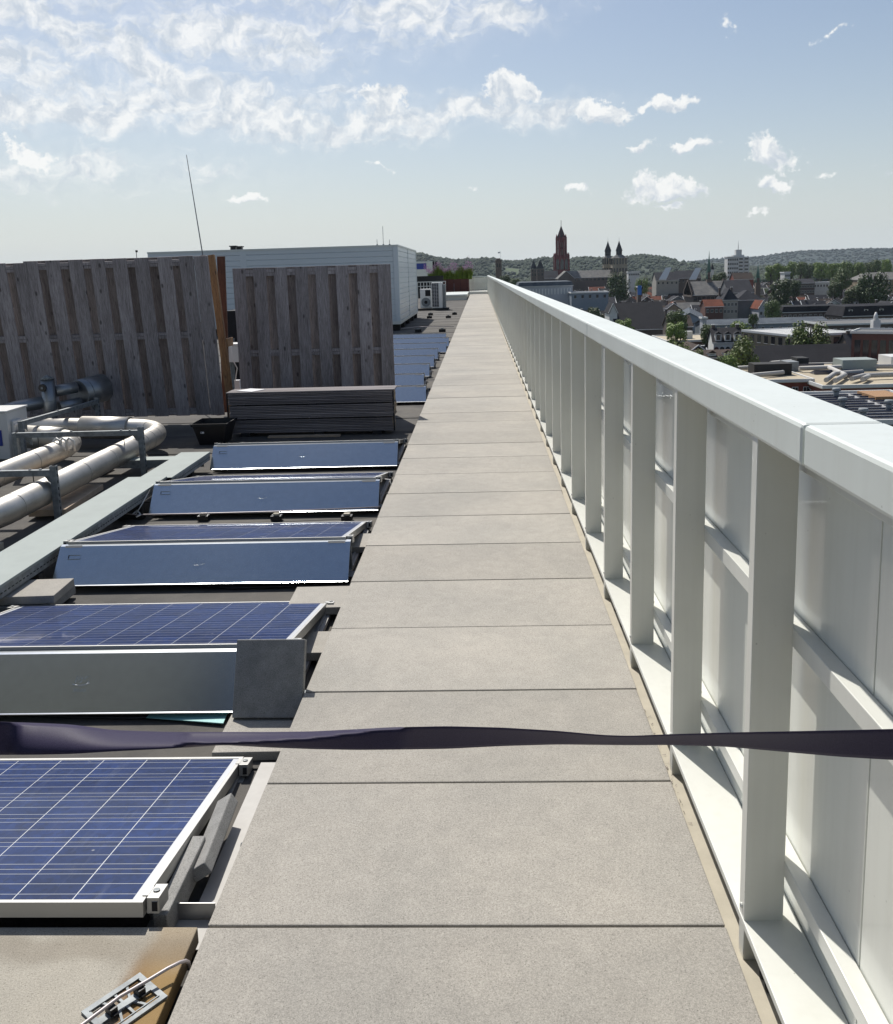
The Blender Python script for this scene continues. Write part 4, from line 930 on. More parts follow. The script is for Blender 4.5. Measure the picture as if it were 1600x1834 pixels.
def trunk_mesh():
    mb = MB().tube([(0, 0, 0), (.02, 0, .5), (0, .02, 1)], [.06, .045, .02], 'bark', 8)
    for k in range(7):
        a = k*.9; z0 = .35+k*.07; mb.tube([(0, 0, z0), (math.cos(a)*.14, math.sin(a)*.14, z0+.14), (math.cos(a)*.26, math.sin(a)*.26, z0+.3)], [.022, .014, .006], 'bark', 5)
    return mb.mesh('trunk')
TR = trunk_mesh()
GREENS = {'dark': (.55, .62, .55, 1), 'mid': (1, 1, 1, 1), 'bright': (1.75, 1.7, 1.1, 1), 'olive': (1.3, 1.15, .8, 1)}
def tree(px_, Y, pt, rpx, tone, label, group=None, ell=1.0):
    X = PX(px_, Y); zt = PZ(px_, pt, Y); r_ = rpx/1631*Y; h = zt-G
    root = thing('tree', label, 'tree', (X, Y, G), rnd.uniform(0, 6.28), group)
    rz_ = min(r_*1.15*ell, h*.48)
    c = link('crown', rnd.choice(CR), root, (0, 0, h-rz_*.98)); c.scale = (r_, r_*rnd.uniform(.85, 1.1), rz_); g = GREENS[tone]; k = rnd.uniform(.88, 1.12); c.color = (g[0]*k, g[1]*k, g[2]*k, 1)
    tr_ = link('trunk', TR, root); tr_.scale = (h*.45, h*.45, h*.9)
    return root

# ---- buildings
EXPL = []
WIN = {}
def winmesh(kind):
    if kind in WIN: return WIN[kind]
    mb = MB()
    if kind == 'cross':
        mb.box(-.5, .5, -.06, .0, -.5, .5, 'window_frame').box(-.42, -.04, -.09, -.061, -.43, .43, 'window_dark').box(.04, .42, -.09, -.061, -.43, .43, 'window_dark')
    elif kind == 'dark':
        mb.box(-.5, .5, -.05, .0, -.5, .5, 'window_dark').box(-.55, .55, -.12, .0, -.56, -.5, 'trim')
    elif kind == 'arch':
        n = 8; poly = [(-.5, -.5), (.5, -.5)]+[(.5*math.cos(a), .15+.35*math.sin(a)) for a in [i*math.pi/n for i in range(n+1)]]
        mb.prism(poly, -.12, 0, 'window_dark', 'y')
    elif kind == 'louver':
        n = 6; poly = [(-.5, -.5), (.5, -.5)]+[(.5*math.cos(a), .3+.2*math.sin(a)) for a in [i*math.pi/n for i in range(n+1)]]
        mb.prism(poly, -.3, 0, 'window_dark', 'y')
    elif kind == 'velux':
        mb.box(-.5, .5, -.5, .5, 0, .1, 'window_frame').box(-.4, .4, -.42, .42, .1, .13, 'window_dark')
    WIN[kind] = mb.mesh('window'); return WIN[kind]
def put_windows(root, w, d, z0, z1, rows, cols, kind='cross', faces='FL', ww=1.1, wh=1.5):
    for face in faces:
        L = w if face in 'FB' else d; n = cols if face in 'FB' else max(1, int(round(cols*d/w)))
        n = min(n, 14)
        for r_ in range(rows):
            z = z0+(z1-z0)*(r_+.5)/rows
            for c in range(n):
                t = -L/2+L*(c+.5)/n
                o = link('window', winmesh(kind), root)
                if face == 'F': o.location = (t, -d/2-.01, z)
                elif face == 'L': o.location = (-w/2-.01, t, z); o.rotation_euler = (0, 0, R(-90))
                elif face == 'R': o.location = (w/2+.01, t, z); o.rotation_euler = (0, 0, R(90))
                o.scale = (min(ww, L/n*.8), 1, min(wh, (z1-z0)/rows*.75))
def roofmesh(kind, w, d, h, ov=.35, mat_='slate', trim=True):
    a, b = w/2+ov, d/2+ov; mb = MB(); t = .25
    if kind == 'gx':   # ridge along x, slopes face front/back
        for s in (1, -1):
            mb.add([(-a, s*b, 0), (a, s*b, 0), (a, 0, h), (-a, 0, h), (-a, s*b, -t), (a, s*b, -t), (a, 0, h-t), (-a, 0, h-t)], [(0, 1, 2, 3), (7, 6, 5, 4), (0, 4, 5, 1), (1, 5, 6, 2), (2, 6, 7, 3), (3, 7, 4, 0)], mat_)
    elif kind == 'gy':
        for s in (1, -1):
            mb.add([(s*a, -b, 0), (s*a, b, 0), (0, b, h), (0, -b, h), (s*a, -b, -t), (s*a, b, -t), (0, b, h-t), (0, -b, h-t)], [(0, 1, 2, 3), (7, 6, 5, 4), (0, 4, 5, 1), (1, 5, 6, 2), (2, 6, 7, 3), (3, 7, 4, 0)], mat_)
    elif kind == 'hip':
        if w >= d: r_ = a-b*.85; mb.add([(-a, -b, 0), (a, -b, 0), (a, b, 0), (-a, b, 0), (-r_, 0, h), (r_, 0, h)], [(0, 1, 5, 4), (1, 2, 5), (2, 3, 4, 5), (3, 0, 4), (3, 2, 1, 0)], mat_)
        else: r_ = b-a*.85; mb.add([(-a, -b, 0), (a, -b, 0), (a, b, 0), (-a, b, 0), (0, -r_, h), (0, r_, h)], [(0, 1, 4), (1, 2, 5, 4), (2, 3, 5), (3, 0, 4, 5), (3, 2, 1, 0)], mat_)
    elif kind == 'pyr': mb.add([(-a, -b, 0), (a, -b, 0), (a, b, 0), (-a, b, 0), (0, 0, h)], [(0, 1, 4), (1, 2, 4), (2, 3, 4), (3, 0, 4), (3, 2, 1, 0)], mat_)
    elif kind == 'mans':
        i_ = h*.35; mb.add([(-a, -b, 0), (a, -b, 0), (a, b, 0), (-a, b, 0), (-a+i_, -b+i_, h*.85), (a-i_, -b+i_, h*.85), (a-i_, b-i_, h*.85), (-a+i_, b-i_, h*.85), (-a+h, 0, h), (a-h, 0, h)], [(0, 1, 5, 4), (1, 2, 6, 5), (2, 3, 7, 6), (3, 0, 4, 7), (4, 5, 9, 8), (5, 6, 9), (6, 7, 8, 9), (7, 4, 8), (3, 2, 1, 0)], mat_)
    else: mb.box(-a, a, -b, b, 0, .35, mat_)
    return mb
WC = {'brick': (.13, .060, .045, 1), 'brown': (.10, .078, .065, 1), 'pale': (.34, .32, .28, 1), 'tan': (.27, .215, .15, 1), 'white': (.58, .58, .56, 1), 'grey': (.15, .155, .16, 1), 'bluegrey': (.20, .24, .28, 1), 'red': (.20, .055, .035, 1), 'palegrey': (.42, .43, .46, 1), 'marl': (.38, .33, .25, 1)}
RC = {'slate': (.032, .034, .044, 1), 'dark': (.016, .017, .023, 1), 'tile': (.060, .045, .038, 1), 'orange': (.17, .055, .032, 1), 'leadgrey': (.175, .175, .17, 1), 'bluegrey': (.085, .105, .13, 1), 'whiteroof': (.68, .68, .67, 1), 'gravel': (.42, .36, .26, 1), 'tar': (.12, .12, .12, 1), 'lightgrey': (.30, .30, .30, 1)}
def house(name, label, cat, px0, px1, Y, pe, pr, kind, wall, roof, depth=10, rows=2, cols=4, win='cross', faces='FL', yaw=0, chim=0, group=None, dorm=0, gable=True, ww=1.1, wh=1.5, winz=None, parapet=False, base=None):
    x0, x1 = PX(px0, Y, pe), PX(px1, Y, pe); w = x1-x0; pc = (px0+px1)/2
    ze = PZ(pc, pe, Y)-G; h = max(.3, PZ(pc, pr, Y+(depth/2 if kind in ('gx', 'hip', 'pyr', 'mans') else 0))-G-ze)
    d = depth; b = base or 0
    root = thing(name, label, cat, ((x0+x1)/2, Y+d/2, G), R(yaw), group)
    wb_ = MB().box(-w/2, w/2, -d/2, d/2, b, ze-.26, 'wall')
    if kind == 'gx' and gable:
        for s in (-1, 1): wb_.prism([(-d/2, ze-.26), (d/2, ze-.26), (0, ze+h-.5)], s*w/2-.15 if s > 0 else -w/2, s*w/2 if s > 0 else -w/2+.15, 'wall', 'x')
    if kind == 'gy' and gable:
        for s in (-1, 1): wb_.prism([(-w/2, ze-.26), (w/2, ze-.26), (0, ze+h-.5)], s*d/2-.15 if s > 0 else -d/2, s*d/2 if s > 0 else -d/2+.15, 'wall', 'y')
    wo = wb_.build('wall', root); wo.color = WC[wall]
    ro = roofmesh(kind, w, d, h, mat_='slate' if kind != 'flat' else 'flatroof').build('roof', root, 0, (0, 0, ze-(.25 if kind == 'flat' else 0))); ro.color = RC[roof]
    if parapet or kind == 'flat':
        a, c = w/2+.36, d/2+.36
        pm_ = MB().box(-a, a, -c, -c+.3, 0, .55, 'trim').box(-a, a, c-.3, c, 0, .55, 'trim').box(-a, -a+.3, -c+.3, c-.3, 0, .55, 'trim').box(a-.3, a, -c+.3, c-.3, 0, .55, 'trim').build('parapet', root, 0, (0, 0, ze-.15))
    elif kind in ('gx', 'hip', 'mans') : MB().box(-w/2-.4, w/2+.4, -d/2-.5, -d/2-.36, -.2, .02, 'trim').build('gutter', root, 0, (0, 0, ze))
    if kind == 'gy':
        for s in (-1, 1):
            L = math.hypot(w/2+.35, h); o = MB().box(0, L, -.12, .12, 0, .22, 'trim').build('verge', root, 0, (s*(w/2+.35), -d/2-.36, ze)); o.rotation_euler = (0, -math.atan2(h, -s*(w/2+.35)), 0)
    if rows: put_windows(root, w, d, (winz or max(2, ze-rows*3.2)), ze-.4, rows, cols, win, faces, ww, wh)
    for k in range(chim):
        xx = -w/2+.5+(w-1)*(k/(max(1, chim-1)) if chim > 1 else .15); zc = ze+(h*.75 if kind != 'flat' else 0)
        o = MB().box(-.4, .4, -.35, .35, -2, 1.5, 'wall').box(-.46, .46, -.41, .41, 1.5, 1.7, 'trim').build('chimney', root, 0, (xx, 0 if kind == 'gx' else d*.2, zc)); o.color = WC['brown']
    for k in range(dorm):
        xx = -w/2+w*(k+.5)/dorm; hh = min(2.2, h*.55)
        o = MB().box(-.75, .75, -.5, 1.6, 0, hh, 'window_frame').prism([(-.95, hh), (.95, hh), (0, hh+.6)], -.65, 1.6, 'slate', 'y').box(-.45, .45, -.56, -.505, .35, hh-.2, 'window_dark').build('dormer', root, 0, (xx, -d/2+.9, ze+.25)); o.color = RC[roof]
    EXPL.append((px0, px1, Y, pe, (x0+x1)/2, Y+d/2, max(w, d)*.55, pr))
    return root
# near roofs seen over the rail
b = house('solar_roof_building', 'low building whose flat roof is full of dark blue solar rows, nearest below the rail', 'building', 1395, 1760, 104, 757, 757, 'flat', 'brick', 'lightgrey', 24, 1, 12, 'dark')
zz_ = PZ((1395+1760)/2, 757, 104)-G
sp_ = MB().prism([(0, 0), (1.0, .02), (1.0, .05), (0, .42)], 0, 1, 'solar_far', 'y').mesh('solar_row')
wB = (PX(1760, 104)-PX(1395, 104))
for r_ in range(11):
    yv = -11.5+r_*2.1; segs_ = [(-.47, -.10), (-.08, .22), (.25, .47)] if r_ % 4 else [(-.47, -.2), (-.12, .40)]
    for (a, c) in segs_:
        o = link('solar_row', MB().prism([(0, .0), (1.15, .02), (1.15, .05), (0, .17)], 0, (c-a)*wB, 'solar_far', 'x').mesh('solar_row'), b, (a*wB, yv, zz_+.15)); 
for (a, yv) in ((-.24, -7), (.0, -1), (.12, 8), (-.05, -10), (.2, -4)):
    MB().tube([V((0, 0, 0)), V((0, 0, .9))], .35, 'galv', 12).tube([V((0, 0, .9)), V((0, 0, 1.3))], [.6, .5], 'galv', 12).build('roof_cowl', b, 0, (a*wB, yv, zz_+.1))
MB().box(.30*wB, .47*wB, 5, 11, .1, .5, 'wood_honey').build('timber_deck', b, 0, (0, 0, zz_))
b = house('brick_complex', 'red brick flat roofed complex with tan gravel roof and silver ducts', 'building', 1476, 1800, 158, 690, 690, 'flat', 'red', 'gravel', 36, 1, 16, 'cross', 'FL')
zb_ = PZ(1638, 690, 158)-G; wb2 = PX(1800, 158)-PX(1476, 158)
def duct(par, pts_, r_): MB().tube([V(p) for p in pts_], r_, 'alu_pale', 8).build('duct', par)
for p_ in (((-.46, -15), (-.30, -6), (-.1, -4)), ((-.42, -16), (-.26, -8), (-.2, 5)), ((-.30, -14), (-.18, -10), (.1, -9), (.2, -5)), ((-.25, -15), (-.16, -11)), ((-.4, 4), (0, 5), (.3, 3)), ((-.1, 10), (.05, 16)), ((.05, 9), (.2, 12)), ((-.47, 15), (-.2, 19))):
    duct(b, [(a*wb2, c, zb_+.9) for a, c in p_], .45)
for (x0, x1, y0, y1, hh, mt) in ((-.12, .1, 4, 9, 2.2, 'tray'), (.13, .2, -6, -2, 2.0, 'black_rubber'), (-.3, -.22, 14, 18, 1.8, 'black_rubber'), (-.46, -.38, 6, 10, 1.9, 'galv'), (.25, .4, 8, 14, 2.2, 'white_plastic')):
    MB().box(x0*wb2, x1*wb2, y0, y1, 0, hh, mt).build('roof_unit', b, 0, (0, 0, zb_+.1))
for (x0, x1, y0, y1) in ((-.22, .02, -6, -3), (-.38, -.14, 12, 14), (-.35, -.05, 0, 2.5), (.02, .3, -16, -13)):
    o = MB().prism([(y0, 0), (y1, .0), (y1, .1), (y0, .8)], x0*wb2, x1*wb2, 'solar_far', 'x').build('solar_row', b, 0, (0, 0, zb_+.15))
b = house('brick_wing', 'left wing of the red brick complex with the same tan gravel roof', 'building', 1335, 1455, 165, 683, 683, 'flat', 'red', 'gravel', 24, 1, 6, 'cross', 'FL')
for p_ in (((-5, -9), (3, -5), (5, 3)), ((-4, 4), (5, 6))): duct(b, [(a, c, PZ(1395, 683, 165)-G+.8) for a, c in p_], .4)
MB().box(-2, 5, -4, 0, 0, 2.2, 'black_rubber').build('roof_unit', b, 0, (0, 0, PZ(1395, 683, 165)-G+.1))
house('slate_hall', 'big dark slate roofed hall directly behind the brick complex', 'building', 1330, 1536, 212, 657, 617, 'gx', 'brown', 'dark', 15, 0, 0)
house('gabled_house', 'narrow dark gabled house left of the tall windowed brick building', 'house', 1524, 1556, 222, 628, 596, 'gx', 'brown', 'slate', 9, 2, 2, 'cross', 'F', chim=1)
b = house('brick_hall', 'brick building with a row of tall dark windows at the right edge', 'building', 1553, 1625, 205, 596, 596, 'flat', 'brick', 'tar', 10, 0, 0, yaw=-32)
wq = PX(1625, 205)-PX(1553, 205); zq = PZ(1589, 596, 205)-G
for k in range(5):
    o = link('window', winmesh('dark'), b, (-wq/2+1.2+k*1.75, -5.01, zq-4.0)); o.scale = (1.2, 1, 4.8)
    o = link('window', winmesh('dark'), b, (-wq/2+1.2+k*1.75, -5.01, zq-9.0)); o.scale = (1.25, 1, 2.6)
MB().box(-wq/2-.1, wq/2+.1, -5.3, -5.01, 0, .3, 'trim').build('string_course', b, 0, (0, 0, zq-7.3))
b = house('white_roof_building', 'tan building with bright white ribbed roof and dark windows', 'building', 1392, 1522, 258, 600, 600, 'flat', 'tan', 'whiteroof', 26, 1, 5, 'dark', 'FL', yaw=14, ww=1.9, wh=3)
MB().box(-1.2, 1.2, -1, 1, 0, .8, 'galv').build('roof_light', b, 0, (-3, -5, PZ(1457, 600, 258)-G+.1))
for k in range(22): MB().box(-.05, .05, -12.8, 12.8, 0, .06, 'trim').build('roof_rib', b, 0, (-10+k*.95, 0, PZ(1457, 600, 258)-G+.11))
house('grey_wing', 'grey flat roofed wing with a row of white windows right of the white roof', 'building', 1478, 1650, 292, 580, 580, 'flat', 'brown', 'tar', 20, 2, 14, 'cross', 'FL')
o = MB().box(-1, 1, -1, 1, 0, 3, 'trim').tube([V((0, 0, 3)), V((0, 0, 5.2))], [.9, .25], 'trim', 8).build('white_chimney', loc=(PX(1573, 262), 262, PZ(1573, 592, 262))); tag(o, 'conical white roof chimney above the tall windowed brick building', 'chimney')
house('black_roof_house', 'house with dark roof between white verges and white arched dormers', 'house', 1286, 1336, 232, 613, 586, 'gx', 'white', 'dark', 13, 1, 5, 'arch', 'F', yaw=-8, chim=2, dorm=3)
house('low_terrace', 'low brown roofed terrace with curved white dormers under the trees', 'house', 1236, 1318, 196, 640, 626, 'gx', 'brown', 'tile', 11, 1, 5, 'cross', 'F', dorm=3)
b = house('tan_roof_block', 'long flat block with tan roof and small white roof hut', 'building', 1196, 1290, 262, 611, 611, 'flat', 'brick', 'gravel', 22, 1, 9, 'cross', 'F')
MB().box(-1, 1.5, -3, -1, 0, 2.2, 'white_plastic').build('roof_hut', b, 0, (0, 0, PZ(1243, 611, 262)-G+.1))
house('brown_gable_house', 'brown gabled house with pale verges below the tan roof block', 'house', 1236, 1268, 205, 632, 618, 'gy', 'brick', 'tile', 12, 1, 2, 'cross', 'F')
b = house('pediment_hall', 'blue grey hall with white framed pediment', 'building', 1236, 1284, 352, 572, 559, 'gy', 'bluegrey', 'bluegrey', 46, 2, 6, 'cross', 'F', yaw=-12)
house('curved_roof_hall', 'long low building with smooth blue grey roof and small round vents', 'building', 1262, 1486, 330, 579, 569, 'gx', 'bluegrey', 'bluegrey', 14, 2, 14, 'cross', 'F', yaw=2)
house('stair_tower', 'slim pale grey stair tower beside the pediment hall', 'tower', 1259, 1266, 322, 570, 570, 'flat', 'palegrey', 'tar', 4, 0, 0)
house('mansard_building', 'long dark mansard building with white dormers, lower wing', 'building', 1402, 1512, 372, 558, 545, 'mans', 'brown', 'dark', 14, 1, 12, 'cross', 'F', dorm=6)
house('mansard_building', 'long dark mansard building with white dormers, right wing reaching the edge', 'building', 1508, 1760, 352, 563, 541, 'mans', 'brown', 'dark', 16, 1, 12, 'cross', 'FL', dorm=9, yaw=2)
house('white_front_hall', 'white gabled front of a long dark slate roofed hall', 'building', 1092, 1106, 372, 561, 543, 'gy', 'white', 'dark', 14, 0, 0)
house('slate_hall', 'broad dark slate roofed hall right of the white gable, with round window', 'building', 1104, 1196, 366, 590, 541, 'gx', 'brown', 'dark', 30, 0, 0, chim=1)
b = house('stepped_gable_church', 'grey roofed church with stepped gables and arched windows', 'church', 1242, 1304, 520, 528, 503, 'gx', 'brown', 'leadgrey', 22, 1, 8, 'arch', 'F', ww=2.4, wh=5)
wz = (PX(1304, 520)-PX(1242, 520))/2; ze_ = PZ(1273, 528, 520)-G; hr_ = PZ(1273, 503, 531)-PZ(1273, 528, 520)
for s in (-1, 1):
    sm_ = MB()
    for k in range(7): yy0 = -11+k*11/7; sm_.box(-.5, .5, yy0, -yy0, ze_-1+k*hr_/7, ze_+.9+(k+1)*hr_/7, 'wall')
    sm_.build('stepped_gable', b, 0, (s*(wz+.4), 0, 0)).color = WC['brown']
def spire(name, label, px_, Y, ptop, pbase, wpx, m, body='brownstone'):
    X = PX(px_, Y); zt = PZ(px_, ptop, Y)-G; zb = PZ(px_, pbase, Y)-G; w = wpx/1631*Y/2; root = thing(name, label, 'spire', (X, Y, G))
    MB().box(-w, w, -w, w, 0, zb, body).build('tower', root)
    H = zt-zb
    MB().tube([V((0, 0, zb)), V((0, 0, zb+H*.25))], w*.8, 'brownstone', 8).tube([V((0, 0, zb+H*.25)), V((0, 0, zb+H*.8)), V((0, 0, zb+H))], [w*.95, w*.18, .06], m, 8).build('spire', root)
    for s in (-1, 1):
        for q in (-1, 1): MB().tube([V((s*w*.85, q*w*.85, zb)), V((s*w*.85, q*w*.85, zb+H*.33))], [w*.22, .05], m, 5).build('pinnacle', root)
    return root
spire('ridge_turret', 'slender gothic ridge turret with needle spire above the stepped gable church', 1270, 531, 449, 500, 8, 'greenspire')
spire('chapel_turret', 'green copper turret with short needle spire right of the dark gabled chapel', 1358, 480, 472, 506, 8, 'greenspire')
house('pointed_turret', 'small dark pointed turret just right of the gothic needle spire', 'turret', 1275, 1279, 700, 482, 471, 'pyr', 'white', 'dark', 3, 0, 0)
house('dark_chapel', 'dark roofed chapel with pale verge between the stepped gable and the green turret', 'church', 1306, 1350, 500, 524, 501, 'gx', 'grey', 'slate', 20, 0, 0)
house('hipped_house', 'grey mansion with hipped roof, chimneys and two rows of white windows', 'house', 1296, 1322, 398, 537, 516, 'hip', 'pale', 'slate', 12, 2, 4, 'cross', 'F', chim=2)
house('hipped_house', 'long blank grey wall with hipped slate roof right of the white windowed mansion', 'house', 1320, 1368, 402, 537, 519, 'hip', 'grey', 'slate', 14, 0, 0)
house('red_gable_house', 'house with brown roof and reddish end gable behind the dark chapel', 'house', 1316, 1350, 620, 500, 488, 'gx', 'red', 'tile', 12, 0, 0)
house('red_roof_house', 'small house with bright red tiled roof below the grey church roof', 'house', 1264, 1296, 395, 549, 536, 'gx', 'brick', 'orange', 9, 1, 4, 'cross', 'F')
house('red_roof_house', 'red roofed house with white verge right of the long blank wall', 'house', 1360, 1376, 388, 553, 538, 'gy', 'palegrey', 'orange', 12, 1, 2, 'cross', 'F')
house('red_roof_house', 'small red roofed gabled house among dark roofs below the long church nave', 'house', 1046, 1066, 470, 540, 530, 'gy', 'brick', 'orange', 12, 1, 2, 'cross', 'F')
# white tower block
b = house('tower_block', 'white twelve storey tower block with roof house and mast on the skyline', 'tower block', 1304, 1323, 690, 460, 460, 'flat', 'white', 'lightgrey', 9, 9, 5, 'dark', 'F', ww=1.1, wh=1.5, base=0)
wt_ = (PX(1323, 690)-PX(1304, 690)); zt_ = PZ(1313, 460, 690)-G
MB().box(wt_/2+.01, wt_/2+8, -4.2, 5, 0, zt_, 'wall').build('side_wing', b).color = WC['white']
for r_ in range(9):
    MB().box(wt_/2+.6, wt_/2+3.4, -5.0, -4.22, 0, 1.0, 'window_frame').box(wt_/2+4.6, wt_/2+7.4, -5.0, -4.22, 0, 1.0, 'window_frame').box(wt_/2+.6, wt_/2+3.4, -4.3, -4.21, 1.0, 2.1, 'window_dark').box(wt_/2+4.6, wt_/2+7.4, -4.3, -4.21, 1.0, 2.1, 'window_dark').build('balcony', b, 0, (0, 0, zt_-3.2-r_*2.55))
MB().box(-1, 7, -2, 3, 0, 1.4, 'wall').box(1.0, 5.2, -1.5, 2.5, 1.4, 5.2, 'wall').build('roof_house', b, 0, (wt_/2-2, 0, zt_)).color = WC['white']
MB().tube([V((0, 0, 5)), V((0, 0, 12))], [.35, .08], 'trim', 6).build('mast', b, 0, (wt_/2+1, 0, zt_))
# red gothic tower
YT = 935; tw = thing('red_church_tower', 'tall dark red gothic church tower with spire on the skyline', 'church tower', (PX(1006, YT), YT, G))
def zT(py): return PZ(1006, py, YT)-G
u_ = YT/1631
def octp(r_): return [(r_*math.cos(math.pi/8+i*math.pi/4), r_*math.sin(math.pi/8+i*math.pi/4)) for i in range(8)]
def octbox(mb, r0, r1, z0, z1, m):
    p0_, p1_ = octp(r0), octp(r1); mb.add([(x, y_, z0) for x, y_ in p0_]+[(x, y_, z1) for x, y_ in p1_], [tuple(range(8))[::-1], tuple(range(8, 16))]+[(i, (i+1) % 8, 8+(i+1) % 8, 8+i) for i in range(8)], m); return mb
wlo = 12.2*u_
MB().box(-wlo, wlo, -wlo, wlo, 0, zT(461), 'redstone').box(-wlo-.3, wlo+.3, -wlo-.3, wlo+.3, zT(461), zT(459.5), 'redstone').build('lower_stage', tw)
for k in (-1, 0, 1):
    for f_ in (0, 1):
        o = link('window', winmesh('arch'), tw); o.scale = (3.2, 2, (zT(463)-zT(483))*.95); zc = (zT(463)+zT(483))/2
        o.location = (k*4.4, -wlo-.05, zc) if not f_ else (-wlo-.05, k*4.4, zc); o.rotation_euler = (0, 0, R(-90 if f_ else 0))
for sx in (-1, 1):
    for sy in (-1, 1): MB().box(-.9, .9, -.9, .9, 0, zT(458), 'redstone').tube([V((0, 0, zT(458))), V((0, 0, zT(452)))], [1.1, .1], 'redstone', 6).build('buttress', tw, 0, (sx*(wlo-.3), sy*(wlo-.3), 0))
wu = 8.4*u_; mbu = MB(); octbox(mbu, wu*.62, wu*.62, zT(460), zT(426), 'redstone')
for i in range(8):
    a = math.pi/8+i*math.pi/4; mbu.box(-.75, .75, -.75, .75, zT(460), zT(425), 'redstone', Matrix.Translation((wu*1.02*math.cos(a), wu*1.02*math.sin(a), 0)) @ Matrix.Rotation(a, 4, 'Z'))
    mbu.tube([V((wu*1.02*math.cos(a), wu*1.02*math.sin(a), zT(425))), V((wu*1.02*math.cos(a), wu*1.02*math.sin(a), zT(419)))], [.8, .05], 'redstone', 5)
octbox(mbu, wu*1.04, wu*1.04, zT(431), zT(425.5), 'redstone'); octbox(mbu, wu*1.0, wu*1.0, zT(445.5), zT(444.5), 'redstone'); octbox(mbu, wu*1.05, wu*1.05, zT(460), zT(457), 'redstone')
mbu.build('belfry', tw)
# pale tracery panes of the open belfry
for s in (-1, 1):
    for z0, z1 in ((456, 446), (443, 434)): MB().box(-.75, .75, -.1, .1, zT(z0), zT(z1), 'sandstone').build('tracery', tw, 0, (s*1.3+.0, -wu*.64, 0))
octbox(MB(), wu*.98, .15, zT(426), zT(404), 'slate').build('spire', tw).color = (.06, .035, .04, 1)
MB().tube([V((0, 0, zT(405))), V((0, 0, zT(394)))], .22, 'black_gap', 6).build('finial', tw)
# nave of the twin tower basilica
house('basilica_nave', 'very long grey green church roof between the red tower and the twin towers', 'church', 1012, 1098, 905, 497, 484, 'gx', 'brownstone' if False else 'brown', 'leadgrey', 22, 1, 12, 'arch', 'F', ww=2.6, wh=6)
house('church_transept', 'pale gabled transept roof in front of the red church tower', 'church', 1000, 1030, 870, 499, 485, 'gy', 'brown', 'leadgrey', 30, 0, 0)
house('church_choir', 'low dark church roof left of the pale transept', 'church', 972, 1000, 900, 499, 485, 'gx', 'brown', 'slate', 18, 0, 0)
def twin(px0, px1, Y, label, body_top, eave, cup0, cup1, tip, m='sandstone'):
    w = (PX(px1, Y)-PX(px0, Y))/2; pc = (px0+px1)/2; zf = lambda py: PZ(pc, py, Y)-G
    root = thing('basilica_tower', label, 'church tower', (PX(pc, Y), Y+w, G), 0, 'twin towers of the basilica')
    MB().box(-w, w, -w, w, 0, zf(eave), m).box(-w-.3, w+.3, -w-.3, w+.3, zf(eave), zf(eave)+.6, m).box(-w-.2, w+.2, -w-.2, w+.2, zf(eave+16), zf(eave+15), m).build('tower_body', root)
    n = 5 if w > 6 else 4
    for r_ in range(2):
        for k in range(n):
            o = link('window', winmesh('louver'), root, (-w+w*2*(k+.5)/n, -w-.05, zf(eave+4.5+r_*16+ (0 if r_ == 0 else 0)))); o.scale = (1.3, 2, 6.0 if r_ == 0 else 4)
            o = link('window', winmesh('louver'), root, (-w-.05, -w+w*2*(k+.5)/n, zf(eave+4.5+r_*16))); o.scale = (1.3, 2, 6.0 if r_ == 0 else 4); o.rotation_euler = (0, 0, R(-90))
    a = w+.4; c = w*.42; z0, z1 = zf(eave)+.6, zf(cup0)
    MB().add([(-a, -a, z0), (a, -a, z0), (a, a, z0), (-a, a, z0), (-c, -c, z1), (c, -c, z1), (c, c, z1), (-c, c, z1)], [(0, 1, 5, 4), (1, 2, 6, 5), (2, 3, 7, 6), (3, 0, 4, 7), (4, 5, 6, 7), (3, 2, 1, 0)], 'slate').build('skirt_roof', root).color = RC['leadgrey']
    r_ = 5.6/1631*Y
    mb = MB(); octbox(mb, r_*.95, r_*.95, z1-.5, zf(cup1), 'slate'); octbox(mb, r_*1.12, r_*.98, zf(cup1), zf(cup1-3), 'slate'); octbox(mb, r_*.98, r_*.40, zf(cup1-3), zf(cup1-12), 'slate'); octbox(mb, r_*.40, .08, zf(cup1-12), zf(tip+6), 'slate')
    mb.build('cupola', root).color = RC['slate']
    MB().tube([V((0, 0, zf(tip+7))), V((0, 0, zf(tip)))], .16, 'trim', 5).build('finial', root)
twin(1082, 1098.5, 925, 'left one of the basilica twin towers with dark onion cupola', 0, 463, 457, 450, 425)
twin(1098, 1124, 900, 'right and broader one of the basilica twin towers with dark onion cupola', 0, 463, 456, 449, 424)
# twin turrets, flag tower
for k, (a, c, lb) in enumerate(((951.5, 961.5, 'left brown turret with pyramid roof, left of the red church tower'), (962, 974.5, 'right brown turret with pyramid roof, left of the red church tower'))):
    house('brown_turret', lb, 'turret', a, c, 800+k*20, 481, 465, 'pyr', 'brown', 'slate', 6, 2, 2, 'louver', 'F', winz=26, ww=1.2, wh=3)
ft = thing('flag_tower', 'dark square tower with a small flag at the far end of the rail', 'tower', (PX(893.5, 640), 640, G))
zf_ = lambda py: PZ(893.5, py, 640)-G
wf = 5.2/1631*640
MB().box(-wf, wf, -wf, wf, 0, zf_(468), 'brownstone').box(-wf-.3, wf+.3, -wf-.3, wf+.3, zf_(468), zf_(466), 'brownstone').build('tower_body', ft)
MB().box(-wf*.7, wf*.7, -wf*.7, wf*.7, zf_(466), zf_(462.5), 'brownstone').build('top_stage', ft)
for k in (-1, 1): o = link('window', winmesh('louver'), ft, (k*.9, -wf-.05, zf_(475))); o.scale = (.8, 1.5, 2.6)
